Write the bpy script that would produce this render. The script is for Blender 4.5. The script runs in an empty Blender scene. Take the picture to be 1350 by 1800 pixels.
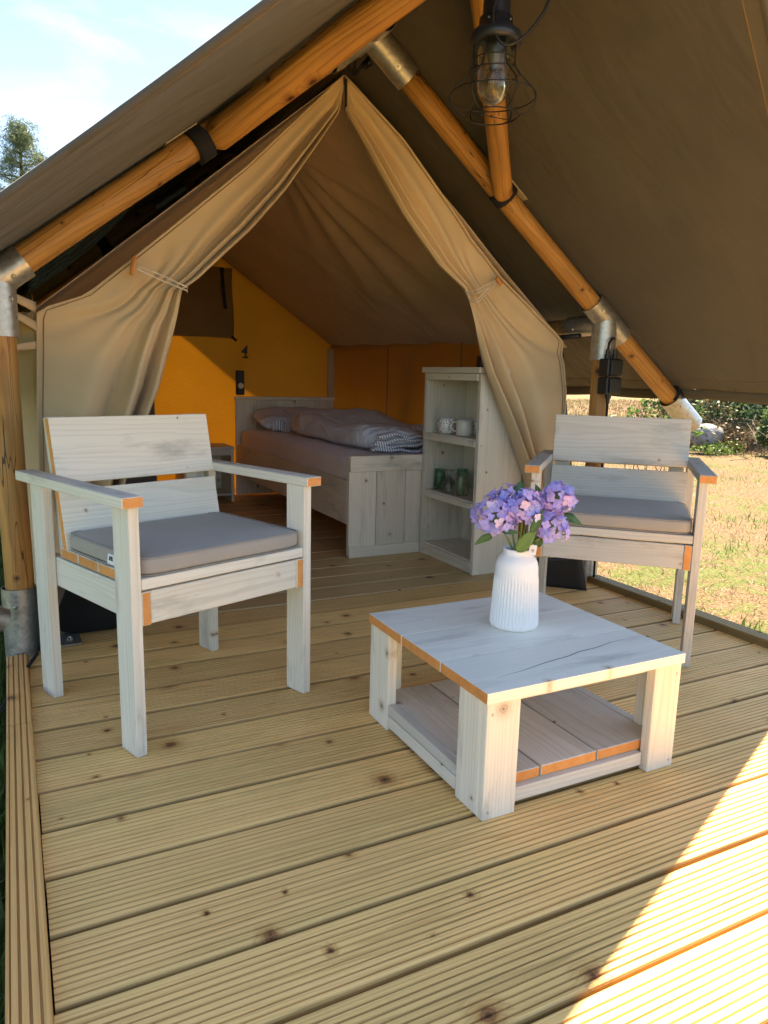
import bpy, math, random
import numpy as np
from mathutils import Vector, Matrix
random.seed(7); rng = np.random.default_rng(11)
R = math.radians
sc = bpy.context.scene
C = sc.collection

# ------------------------------------------------------------------ camera
F_PX, PITCH, YAW, ROLL = 1286.96, .182650, .471635, .024330
cam_d = bpy.data.cameras.new('camera'); cam = bpy.data.objects.new('camera', cam_d); C.objects.link(cam)
fw = Vector((math.sin(YAW)*math.cos(PITCH), math.cos(YAW)*math.cos(PITCH), -math.sin(PITCH)))
rt = Vector((math.cos(YAW), -math.sin(YAW), 0)); up = rt.cross(fw)
rt2 = rt*math.cos(ROLL)+up*math.sin(ROLL); up2 = -rt*math.sin(ROLL)+up*math.cos(ROLL)
M = Matrix((rt2, up2, -fw)).transposed().to_4x4(); M.translation = Vector((0, 0, .9589))
cam.matrix_world = M
cam_d.sensor_fit = 'VERTICAL'; cam_d.sensor_height = 24; cam_d.lens = F_PX/1800*24
cam_d.clip_start = .05; cam_d.clip_end = 500
sc.camera = cam

# ------------------------------------------------------------------ sky, sun, exposure
SUN = Vector((.5, .33, 1.0)).normalized()
w = bpy.data.worlds.new('World'); sc.world = w; w.use_nodes = True
nt = w.node_tree; nt.nodes.clear()
out = nt.nodes.new('ShaderNodeOutputWorld'); bg = nt.nodes.new('ShaderNodeBackground')
sky = nt.nodes.new('ShaderNodeTexSky'); sky.sky_type = 'NISHITA'; sky.sun_disc = False
sky.sun_elevation = math.asin(SUN.z); sky.sun_rotation = math.atan2(SUN.x, SUN.y)
sky.air_density = .75; sky.dust_density = .15; sky.ozone_density = 2.2
tc = nt.nodes.new('ShaderNodeTexCoord'); mp = nt.nodes.new('ShaderNodeMapping'); mp.inputs['Scale'].default_value = (1.2, 1.2, 4.5)
cn = nt.nodes.new('ShaderNodeTexNoise'); cn.inputs['Scale'].default_value = 2.6; cn.inputs['Detail'].default_value = 8; cn.inputs['Roughness'].default_value = .58
cn.inputs['Distortion'].default_value = .6
cr = nt.nodes.new('ShaderNodeValToRGB'); cr.color_ramp.elements[0].position = .5; cr.color_ramp.elements[0].color = (0, 0, 0, 1)
cr.color_ramp.elements[1].position = .82; cr.color_ramp.elements[1].color = (.7, .7, .7, 1)
mx = nt.nodes.new('ShaderNodeMix'); mx.data_type = 'RGBA'; mx.inputs[7].default_value = (3.3, 3.9, 4.6, 1)
L_ = nt.links.new
L_(tc.outputs['Generated'], mp.inputs[0]); L_(mp.outputs[0], cn.inputs['Vector']); L_(cn.outputs['Fac'], cr.inputs[0])
L_(cr.outputs[0], mx.inputs[0]); L_(sky.outputs[0], mx.inputs[6]); L_(mx.outputs[2], bg.inputs[0]); L_(bg.outputs[0], out.inputs[0])
bg.inputs[1].default_value = .056
sd = bpy.data.lights.new('sun', 'SUN'); sd.energy = 3.3; sd.angle = R(.53); sd.color = (1, .92, .80)
so = bpy.data.objects.new('sun', sd); C.objects.link(so); so.rotation_euler = SUN.to_track_quat('Z', 'Y').to_euler()
sc.view_settings.view_transform = 'Standard'; sc.view_settings.look = 'None'
sc.view_settings.exposure = 3.0; sc.view_settings.use_white_balance = True; sc.view_settings.white_balance_temperature = 7700; sc.view_settings.gamma = 1; sc.view_settings.use_curve_mapping = False
sc.render.engine = 'CYCLES'; sc.cycles.use_denoising = True
sc.cycles.max_bounces = 12; sc.cycles.diffuse_bounces = 8; sc.cycles.transmission_bounces = 8; sc.cycles.transparent_max_bounces = 12
sc.cycles.caustics_reflective = False; sc.cycles.caustics_refractive = False; sc.cycles.sample_clamp_indirect = 6

# ------------------------------------------------------------------ materials
class NT:
    def __init__(s, name):
        s.m = bpy.data.materials.new(name); s.m.use_nodes = True; s.t = s.m.node_tree; s.t.nodes.clear()
        s.out = s.n('ShaderNodeOutputMaterial')
    def n(s, typ, **kw):
        x = s.t.nodes.new(typ)
        for k, v in kw.items():
            if hasattr(x, k): setattr(x, k, v)
        return x
    def l(s, a, b): s.t.links.new(a, b)
    def set(s, sock, v):
        if isinstance(v, bpy.types.NodeSocket): s.l(v, sock)
        else: sock.default_value = v
    def math(s, op, a, b=None, c=None, clamp=False):
        x = s.n('ShaderNodeMath'); x.operation = op; x.use_clamp = clamp; s.set(x.inputs[0], a)
        if b is not None: s.set(x.inputs[1], b)
        if c is not None: s.set(x.inputs[2], c)
        return x.outputs[0]
    def vm(s, op, a, b=None, scale=None):
        x = s.n('ShaderNodeVectorMath'); x.operation = op; s.set(x.inputs[0], a)
        if b is not None: s.set(x.inputs[1], b)
        if scale is not None: s.set(x.inputs[3], scale)
        return x.outputs[0] if op not in ('LENGTH', 'DISTANCE') else x.outputs[1]
    def noise(s, vec, scale=1., detail=3., rough=.5, dist=0.):
        x = s.n('ShaderNodeTexNoise'); s.l(vec, x.inputs['Vector']); x.inputs['Scale'].default_value = scale
        x.inputs['Detail'].default_value = detail; x.inputs['Roughness'].default_value = rough; x.inputs['Distortion'].default_value = dist
        return x.outputs['Fac']
    def ramp(s, fac, stops):
        x = s.n('ShaderNodeValToRGB'); s.l(fac, x.inputs[0]); e = x.color_ramp.elements
        while len(e) < len(stops): e.new(.5)
        for i, (p, c) in enumerate(stops):
            e[i].position = p; e[i].color = (c, c, c, 1) if isinstance(c, (int, float)) else (*c, 1)
        return x.outputs[0]
    def mix(s, f, a, b, blend='MIX'):
        x = s.n('ShaderNodeMix'); x.data_type = 'RGBA'; x.blend_type = blend; s.set(x.inputs[0], f)
        for i, v in ((6, a), (7, b)):
            if isinstance(v, bpy.types.NodeSocket): s.l(v, x.inputs[i])
            else: x.inputs[i].default_value = (*v, 1) if len(v) == 3 else v
        return x.outputs[2]
    def bsdf(s, col, rough=.6, metal=0., spec=None, normal=None, **kw):
        x = s.n('ShaderNodeBsdfPrincipled')
        if isinstance(col, bpy.types.NodeSocket): s.l(col, x.inputs['Base Color'])
        else: x.inputs['Base Color'].default_value = (*col, 1)
        s.set(x.inputs['Roughness'], rough); x.inputs['Metallic'].default_value = metal
        if spec is not None: x.inputs['Specular IOR Level'].default_value = spec
        if normal is not None: s.l(normal, x.inputs['Normal'])
        for k, v in kw.items(): s.set(x.inputs[k.replace('_', ' ')], v)
        return x.outputs[0]
    def bump(s, h, dist=.001, strength=1.):
        x = s.n('ShaderNodeBump'); s.l(h, x.inputs['Height']); x.inputs['Distance'].default_value = dist; x.inputs['Strength'].default_value = strength
        return x.outputs[0]
    def done(s, sh): s.l(sh, s.out.inputs[0]); return s.m

def wood_mat(name, light, dark, knot, dirt=0., vary=.22, ringf=130, ring_amt=.55, fiber_amt=.5, knot_scale=6.5, knot_gate=.62, knot_size=.07,
             blotch=.35, hue=None, rough=.62, crack=False, bump=.0006, grime=None, spec=.35):
    """grain runs along x of the 'gr' attribute (metres)"""
    s = NT(name)
    at = s.n('ShaderNodeAttribute'); at.attribute_name = 'gr'
    oi = s.n('ShaderNodeObjectInfo')
    off = s.vm('SCALE', (17.3, 9.7, 0.0), scale=oi.outputs['Random'])
    p0 = s.vm('ADD', at.outputs['Vector'], off)
    # knots: cells in the (along, across) plane
    vo = s.n('ShaderNodeTexVoronoi'); vo.voronoi_dimensions = '2D'; s.l(p0, vo.inputs['Vector']); vo.inputs['Scale'].default_value = knot_scale
    sepc = s.n('ShaderNodeSeparateColor'); s.l(vo.outputs['Color'], sepc.inputs[0])
    gate = s.math('GREATER_THAN', sepc.outputs[0], knot_gate)
    size = s.math('MULTIPLY_ADD', s.math('POWER', sepc.outputs[1], 2.2), knot_size*1.25, knot_size*.28)
    kn_n = s.noise(s.vm('MULTIPLY', p0, (1., 1., 1.)), 55, 3); kn2 = s.noise(p0, 22, 2)
    d = s.math('ADD', s.math('ADD', vo.outputs['Distance'], s.math('MULTIPLY_ADD', kn_n, .06, -.03)), s.math('MULTIPLY_ADD', kn2, .09, -.045))
    k = s.math('SUBTRACT', 1., s.math('DIVIDE', d, size), clamp=True)          # 1 in the middle, 0 at rim
    kmask = s.math('MULTIPLY', s.math('MULTIPLY', k, 2.6, clamp=True), gate)
    halo = s.math('MULTIPLY', s.math('SUBTRACT', 1., s.math('DIVIDE', d, s.math('MULTIPLY', size, 3.2)), clamp=True), gate)
    # rings
    sep = s.n('ShaderNodeSeparateXYZ'); s.l(p0, sep.inputs[0])
    sep0 = s.n('ShaderNodeSeparateXYZ'); s.l(at.outputs['Vector'], sep0.inputs[0])
    lowv = s.vm('MULTIPLY', p0, (1.1, 7., 7.)); low = s.noise(lowv, 1., 3, .5)
    py = s.math('SUBTRACT', sep0.outputs[1], s.math('MULTIPLY_ADD', oi.outputs['Random'], .16, -.08))
    pz = s.math('ADD', sep0.outputs[2], .05)
    r = s.math('SQRT', s.math('ADD', s.math('MULTIPLY', py, py), s.math('MULTIPLY', pz, pz)))
    ph = s.math('MULTIPLY_ADD', r, ringf, s.math('MULTIPLY', low, 5.5))
    ph = s.math('ADD', ph, s.math('MULTIPLY', s.math('MULTIPLY', halo, halo), 3.2))
    fr = s.math('FRACT', ph)
    ring = s.ramp(fr, [(0, 0.), (.55, .35), (.86, 1.), (1., 0.)])
    fib = s.noise(s.vm('MULTIPLY', p0, (4., 210., 210.)), 1., 3, .6)
    streak = s.noise(s.vm('MULTIPLY', p0, (1.3, 38., 38.)), 1., 2, .5)
    bl = s.noise(p0, 3.2, 4, .55)
    f = s.math('ADD', s.math('MULTIPLY', ring, ring_amt), s.math('MULTIPLY', s.math('SUBTRACT', fib, .5), fiber_amt*1.6))
    f = s.math('ADD', f, s.math('MULTIPLY', s.math('SUBTRACT', streak, .5), .8))
    f = s.math('ADD', f, s.math('MULTIPLY', s.math('SUBTRACT', bl, .5), blotch*2), clamp=True)
    col = s.mix(f, light, dark)
    if hue: col = s.mix(s.ramp(s.noise(s.vm('MULTIPLY', p0, (.9, 5., 5.)), 1., 2), [(.38, 0.), (.62, .85)]), col, s.mix(f, hue, [c*.62 for c in hue]))
    val = s.n('ShaderNodeHueSaturation'); s.l(col, val.inputs['Color'])
    s.l(s.math('MULTIPLY_ADD', oi.outputs['Random'], vary, 1-vary/2), val.inputs['Value'])
    col = val.outputs[0]
    if grime:
        g = s.ramp(s.noise(s.vm('MULTIPLY', p0, (2.5, 9., 9.)), 1., 5, .65), [(.56, 0.), (.74, 1.)])
        col = s.mix(s.math('MULTIPLY', g, grime[1]), col, grime[0])
    warm = [min(1, knot[0]*.5+dark[0]*.55), knot[1]*.5+dark[1]*.42, knot[2]*.5+dark[2]*.3]
    col = s.mix(s.math('MULTIPLY', s.math('MULTIPLY', halo, halo), 1.3, clamp=True), col, warm)
    kring = s.math('FRACT', s.math('MULTIPLY_ADD', k, 3.2, s.math('MULTIPLY', kn_n, 1.1)))
    kc = s.mix(s.ramp(kring, [(.1, 0.), (.5, 1.), (.9, .2)]), [min(1, c*1.9) for c in knot], [c*.7 for c in knot])
    kc = s.mix(s.ramp(k, [(.62, 0.), (.8, 1.)]), kc, [c*.35 for c in knot])
    kc = s.mix(s.ramp(s.math('ABSOLUTE', s.math('SUBTRACT', k, .10)), [(.0, 1.), (.09, 0.)]), kc, [c*.4 for c in knot])
    col = s.mix(s.math('MULTIPLY', kmask, .9), col, kc)
    if dirt:      # grime settled in the milled grooves and on the board edges
        dz = s.math('MULTIPLY', s.math('MULTIPLY', s.math('MULTIPLY', sep0.outputs[2], -1.), 330., clamp=True), dirt)
        dn = s.ramp(s.noise(s.vm('MULTIPLY', p0, (3., 30., 3.)), 1., 3), [(.3, .55), (.7, 1.)])
        col = s.mix(s.math('MULTIPLY', dz, dn), col, (.11, .065, .025))
    h = s.math('ADD', s.math('MULTIPLY', fib, .6), s.math('MULTIPLY', ring, -.3))
    if crack:
        cv = s.noise(s.vm('MULTIPLY', p0, (1.6, 26., 1.)), 1., 2, .4)
        cm = s.math('COMPARE', cv, .5, .006); ck = s.math('GREATER_THAN', s.noise(s.vm('MULTIPLY', p0, (1.2, 8., 1.)), 1.3, 1), .54)
        cm = s.math('MULTIPLY', cm, ck); col = s.mix(s.math('MULTIPLY', cm, .85), col, (.03, .015, .006)); h = s.math('SUBTRACT', h, s.math('MULTIPLY', cm, 4.))
    h = s.math('ADD', h, s.math('MULTIPLY', kmask, -.4))
    rg = s.math('MULTIPLY_ADD', fib, .2, rough-.1)
    return s.done(s.bsdf(col, rg, spec=spec, normal=s.bump(h, bump)))

GRIME = (.20, .19, .165)
M_white = wood_mat('whitewashed_wood', (.72, .67, .565), (.55, .50, .405), (.33, .28, .22), ringf=95, ring_amt=.5, fiber_amt=.45, blotch=.35, knot_gate=.58, knot_size=.055, grime=(GRIME, .6), bump=.0006, rough=.66)
M_greyer = wood_mat('shade_toned_whitewashed_wood', (.585, .55, .485), (.43, .395, .335), (.24, .20, .16), ringf=95, ring_amt=.5, fiber_amt=.45, blotch=.35, knot_gate=.55, knot_size=.06, grime=(GRIME, .65), bump=.0006, rough=.66)  # greyer whitewash: the right chair's shade is put into the colour
M_grey = wood_mat('greywashed_wood', (.68, .63, .52), (.51, .46, .36), (.25, .20, .15), ringf=85, ring_amt=.5, fiber_amt=.45, blotch=.4, knot_gate=.6, knot_size=.055, grime=(GRIME, .6), bump=.0006, rough=.66)
M_raw = wood_mat('raw_pine_cut', (.74, .33, .10), (.50, .17, .04), (.3, .1, .03), ringf=230, ring_amt=.9, fiber_amt=.5, knot_gate=.9)
M_deck = wood_mat('decking_wood', (.97, .575, .215), (.64, .325, .095), (.22, .09, .03), dirt=.6, ringf=150, ring_amt=.6, fiber_amt=.75, vary=.42, hue=(.88, .55, .19), blotch=.32, knot_gate=.42, knot_size=.075, knot_scale=5.6, bump=.0007, rough=.55)
M_floor = wood_mat('smooth_floor_wood', (.66, .46, .22), (.42, .27, .11), (.10, .05, .02), ringf=120, ring_amt=.4, fiber_amt=.45, hue=(.54, .42, .20), blotch=.3, knot_gate=.56, knot_size=.07, knot_scale=5.2, rough=.5)
M_trim = wood_mat('trim_board_wood', (.95, .50, .165), (.64, .29, .08), (.22, .09, .03), dirt=.55, ringf=110, ring_amt=.5, fiber_amt=.5, knot_gate=.5, knot_size=.09, rough=.55)
M_trimr = wood_mat('shade_toned_trim_wood', (.40, .29, .12), (.26, .17, .06), (.12, .06, .02), dirt=.8, ringf=110, ring_amt=.5, fiber_amt=.5, knot_gate=.5, knot_size=.09, rough=.55)  # same wood as the left trim, with the right side's shade painted in
M_log = wood_mat('debarked_log_wood', (.53, .26, .07), (.24, .10, .025), (.06, .022, .01), ringf=60, ring_amt=.6, fiber_amt=.7, hue=(.40, .20, .06), blotch=.7, knot_scale=8, knot_gate=.42, knot_size=.085, crack=True, rough=.5, bump=.0012, spec=.4)
M_top = wood_mat('sky_lit_tabletop_wood', (.90, .865, .74), (.74, .70, .58), (.40, .34, .27), ringf=95, ring_amt=.45, fiber_amt=.35, blotch=.3, knot_gate=.7, knot_size=.05, grime=(GRIME, .4), bump=.0005, rough=.5)  # whitewash lightened: the sky light on the top is put into the colour
M_bark = wood_mat('dark_bark', (.10, .06, .04), (.04, .025, .018), (.03, .02, .01), ringf=60, ring_amt=.9, knot_gate=.3, knot_size=.2, bump=.006, rough=.9)

def fabric_mat(name, col, transl=0., weave=900, var=.12, tcol=None, rough=.8, mott=None, relief=0.):
    s = NT(name)
    tc = s.n('ShaderNodeTexCoord'); P = tc.outputs['Object']
    n1 = s.noise(P, 2.2, 3); n2 = s.noise(P, weave, 1)
    c = s.mix(s.ramp(n1, [(.3, 0.), (.7, 1.)]), [x*(1-var) for x in col], [min(1, x*(1+var)) for x in col])
    if mott:
        st = s.noise(s.vm('MULTIPLY', P, (30., 30., 260.)), 1., 2); c = s.mix(s.math('MULTIPLY', s.ramp(st, [(.35, 0.), (.65, 1.)]), mott), c, [x*.72 for x in col])
    nb = s.bump(n2, .0004, .6)
    if relief:
        lo = s.noise(s.vm('MULTIPLY', P, (1.4, 3.2, 1.4)), 1.1, 3, .45, .8); fi = s.noise(s.vm('MULTIPLY', P, (5., 14., 5.)), 1., 2, .5, .5)
        x = s.n('ShaderNodeBump'); s.l(s.math('MULTIPLY_ADD', fi, .12, lo), x.inputs['Height']); x.inputs['Distance'].default_value = relief; s.l(nb, x.inputs['Normal']); nb = x.outputs[0]
        stn = s.noise(P, 5., 5, .7); c = s.mix(s.ramp(stn, [(.55, 0.), (.8, .35)]), c, [v*.6 for v in col])
    sh = s.bsdf(c, rough, spec=.25, normal=nb, Sheen_Weight=.15)
    if transl:
        t = s.n('ShaderNodeBsdfTranslucent'); s.set(t.inputs[0], s.mix(.5, c, tcol) if tcol else c)
        if tcol: t.inputs[0].default_value = (*tcol, 1); [s.t.links.remove(l) for l in list(t.inputs[0].links)]; s.l(s.mix(1., c, s.mix(s.ramp(n1, [(.3, 0.), (.7, 1.)]), [x*.92 for x in tcol], tcol)), t.inputs[0])
        m = s.n('ShaderNodeMixShader'); m.inputs[0].default_value = transl; s.l(sh, m.inputs[1]); s.l(t.outputs[0], m.inputs[2]); sh = m.outputs[0]
    return s.done(sh)

M_canopy = fabric_mat('canopy_canvas', (.086, .075, .062), .04, tcol=(.3, .25, .12), rough=.7, relief=.045)
M_tent = fabric_mat('khaki_canvas', (.62, .465, .285), .06, tcol=(.4, .25, .1), rough=.8)
M_roofin = fabric_mat('brown_roof_canvas', (.46, .345, .25), .06, relief=.03, tcol=(.38, .25, .13), rough=.8)
M_ochre = fabric_mat('ochre_canvas', (.42, .24, .07), .52, tcol=(.60, .36, .075), rough=.85, mott=.7, relief=.02)
M_flap = fabric_mat('olive_window_flap', (.30, .20, .09), .4, tcol=(.46, .29, .10))
M_hem = fabric_mat('hem_canvas', (.12, .10, .06), .0)
M_cush = fabric_mat('taupe_cushion_fabric', (.34, .305, .265), 0, weave=420, var=.10, relief=.010, rough=.9)
M_sheet = fabric_mat('mauve_sheet_cotton', (.70, .62, .60), 0, weave=1200, relief=.01, var=.06)
M_seam = fabric_mat('seam_tape', (.20, .13, .06), 0)
M_flapgrey = fabric_mat('olive_groundsheet', (.10, .105, .085), 0, rough=.5)

def simple(name, col, rough=.5, metal=0., **kw):
    s = NT(name); return s.done(s.bsdf(col, rough, metal, **kw))
def rubbery(name, col, rough=.5, amt=.3, scale=40):
    s = NT(name); tc = s.n('ShaderNodeTexCoord'); n = s.noise(tc.outputs['Object'], scale, 4)
    return s.done(s.bsdf(s.mix(n, [c*(1-amt) for c in col], [c*(1+amt) for c in col]), s.math('MULTIPLY_ADD', n, .25, rough-.1), normal=s.bump(n, .0004)))
M_black = rubbery('black_plastic', (.012, .012, .013), .45)
M_strap = rubbery('black_webbing', (.010, .010, .012), .85, .3, 400)
M_lampbody = rubbery('blue_black_enamel', (.014, .018, .028), .35)
M_wire = simple('dark_wire', (.03, .027, .025), .4, .7)
M_cord = simple('white_cord', (.72, .68, .62), .7)
M_screw = simple('steel_screw', (.55, .53, .5), .35, .9)
M_label = simple('white_label', (.72, .72, .72), .6)
M_ink = simple('black_print', (.01, .01, .012), .7)
M_cream = simple('cream_plastic', (.42, .36, .24), .6)
M_ceramic = rubbery('white_matte_ceramic', (.82, .80, .78), .42, .02)
M_greytube = simple('grey_coated_tube', (.13, .13, .14), .4)
M_blackrub = rubbery('black_rubber_sheet', (.022, .022, .024), .45)
M_blackin = simple('black_nylon', (.006, .006, .007), .9)

def galv():
    s = NT('galvanised_steel'); tc = s.n('ShaderNodeTexCoord'); P = tc.outputs['Object']
    v = s.n('ShaderNodeTexVoronoi'); s.l(P, v.inputs['Vector']); v.inputs['Scale'].default_value = 90
    sp = s.n('ShaderNodeSeparateColor'); s.l(v.outputs['Color'], sp.inputs[0])
    n = s.noise(P, 25, 5, .6); f = s.math('ADD', s.math('MULTIPLY', sp.outputs[0], .35), s.math('MULTIPLY', n, .65))
    c = s.mix(f, (.26, .26, .25), (.62, .61, .58))
    return s.done(s.bsdf(c, s.math('MULTIPLY_ADD', n, .35, .25), .85, normal=s.bump(n, .0012)))
M_galv = galv()
def glass(name, col=(1, 1, 1), rough=.02):
    s = NT(name); g = s.n('ShaderNodeBsdfGlass'); g.inputs['Color'].default_value = (*col, 1); g.inputs['Roughness'].default_value = rough; g.inputs['IOR'].default_value = 1.45
    t = s.n('ShaderNodeBsdfTransparent'); t.inputs[0].default_value = (*col, 1); m = s.n('ShaderNodeMixShader'); m.inputs[0].default_value = .55
    s.l(t.outputs[0], m.inputs[1]); s.l(g.outputs[0], m.inputs[2]); return s.done(m.outputs[0])
M_glass = glass('clear_glass', (.93, .95, .93)); M_greenglass = glass('green_glass', (.74, .90, .82))

def stripe_mat():
    s = NT('striped_bedding'); at = s.n('ShaderNodeAttribute'); at.attribute_name = 'gr'
    sp = s.n('ShaderNodeSeparateXYZ'); s.l(at.outputs['Vector'], sp.inputs[0])
    f = s.math('FRACT', s.math('MULTIPLY', sp.outputs[0], 62.)); st = s.math('GREATER_THAN', f, .62)
    c = s.mix(st, (.80, .80, .82), (.20, .23, .34)); n = s.noise(at.outputs['Vector'], 40, 4)
    return s.done(s.bsdf(c, .85, normal=s.bump(n, .004)))
M_stripe = stripe_mat()
def duvet_mat():
    s = NT('taupe_duvet_cotton'); tc = s.n('ShaderNodeTexCoord'); P = tc.outputs['Object']
    st = s.math('FRACT', s.math('MULTIPLY', s.math('ADD', s.vm('DOT_PRODUCT', P, (0, 1, 0)) if False else s.noise(P, 1., 1), 0.), 1.))
    n = s.noise(s.vm('MULTIPLY', P, (5., 3., 5.)), 1.6, 6, .6, 1.2)
    c = s.mix(n, (.52, .55, .62), (.78, .82, .90))
    return s.done(s.bsdf(c, .85, normal=s.bump(n, .03)))
M_duvet = duvet_mat()
def speckle():
    s = NT('speckled_enamel'); tc = s.n('ShaderNodeTexCoord'); v = s.n('ShaderNodeTexVoronoi'); s.l(tc.outputs['Object'], v.inputs['Vector']); v.inputs['Scale'].default_value = 95
    n = s.noise(tc.outputs['Object'], 120, 2); f = s.math('LESS_THAN', s.math('ADD', v.outputs['Distance'], s.math('MULTIPLY', n, .35)), .46)
    return s.done(s.bsdf(s.mix(f, (.75, .73, .68), (.02, .02, .02)), .25))
M_speck = speckle(); M_mug = simple('cream_enamel', (.62, .60, .54), .25)

def ground_mat():
    s = NT('dry_lawn_ground'); tc = s.n('ShaderNodeTexCoord'); P = tc.outputs['Object']
    a = s.noise(P, .55, 4, .6); b = s.noise(P, 9, 6, .65); c = s.noise(P, 60, 3, .6)
    straw = s.mix(s.ramp(c, [(.35, 0.), (.65, 1.)]), (.10, .065, .035), (.27, .18, .105)); green = s.mix(c, (.05, .08, .02), (.14, .19, .045))
    earth = (.14, .09, .05)
    f = s.math('ADD', a, s.math('MULTIPLY', s.math('SUBTRACT', b, .5), .8))
    col = s.mix(s.ramp(f, [(.52, 0.), (.66, .8)]), straw, green); col = s.mix(s.ramp(b, [(.2, .6), (.38, 0.)]), col, earth)
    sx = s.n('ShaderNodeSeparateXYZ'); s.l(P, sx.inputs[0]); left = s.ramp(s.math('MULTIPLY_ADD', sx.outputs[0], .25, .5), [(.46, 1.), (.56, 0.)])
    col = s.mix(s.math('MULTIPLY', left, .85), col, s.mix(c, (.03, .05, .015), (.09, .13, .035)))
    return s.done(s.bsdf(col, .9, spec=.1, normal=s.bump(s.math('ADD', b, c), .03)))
M_ground = ground_mat()
def leaf_mat(name, c1, c2, transl=.35, rough=.5):
    s = NT(name); at = s.n('ShaderNodeAttribute'); at.attribute_name = 'tint'
    c = s.mix(at.outputs['Fac'], c1, c2); sh = s.bsdf(c, rough, spec=.3)
    t = s.n('ShaderNodeBsdfTranslucent'); s.l(c, t.inputs[0]); m = s.n('ShaderNodeMixShader'); m.inputs[0].default_value = transl
    s.l(sh, m.inputs[1]); s.l(t.outputs[0], m.inputs[2]); return s.done(m.outputs[0])
M_leafg = leaf_mat('shrub_leaf', (.03, .075, .02), (.14, .24, .05)); M_leafb = leaf_mat('bramble_leaf', (.05, .10, .035), (.20, .27, .12))
M_leafbrown = leaf_mat('withered_leaf', (.06, .04, .02), (.20, .15, .08)); M_needle = leaf_mat('pine_needle', (.045, .075, .035), (.20, .25, .12), .2)
M_twig = leaf_mat('dry_twig', (.06, .045, .03), (.24, .18, .13), 0.)
M_straw = leaf_mat('straw_blade', (.11, .07, .038), (.36, .25, .145), .3); M_blade = leaf_mat('green_blade', (.045, .085, .015), (.15, .23, .05), .3)
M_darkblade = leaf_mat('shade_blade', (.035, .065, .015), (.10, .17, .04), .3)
def rock_mat():
    s = NT('grey_rock'); tc = s.n('ShaderNodeTexCoord'); n = s.noise(tc.outputs['Object'], 6, 8, .65)
    return s.done(s.bsdf(s.mix(s.ramp(n, [(.35, 0.), (.65, 1.)]), (.12, .12, .125), (.36, .36, .37)), .85, normal=s.bump(n, .05)))
M_rock = rock_mat()
def petal_mat():
    s = NT('hydrangea_petal'); oi = s.n('ShaderNodeObjectInfo'); at = s.n('ShaderNodeAttribute'); at.attribute_name = 'tint'
    c = s.ramp(oi.outputs['Random'], [(0., (.24, .30, .84)), (.3, (.36, .33, .88)), (.55, (.48, .36, .88)), (.76, (.60, .40, .84)), (.9, (.76, .44, .74)), (1., (.70, .68, .92))])
    c = s.mix(s.math('MULTIPLY', at.outputs['Fac'], .55), c, (.80, .72, .88))
    sh = s.bsdf(c, .6, spec=.2); t = s.n('ShaderNodeBsdfTranslucent'); s.l(c, t.inputs[0]); m = s.n('ShaderNodeMixShader'); m.inputs[0].default_value = .3
    s.l(sh, m.inputs[1]); s.l(t.outputs[0], m.inputs[2]); return s.done(m.outputs[0])
M_petal = petal_mat(); M_fleaf = leaf_mat('hydrangea_leaf', (.045, .12, .05), (.22, .32, .08), .25, .45); M_stem = simple('green_stem', (.14, .22, .05), .6)

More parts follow.
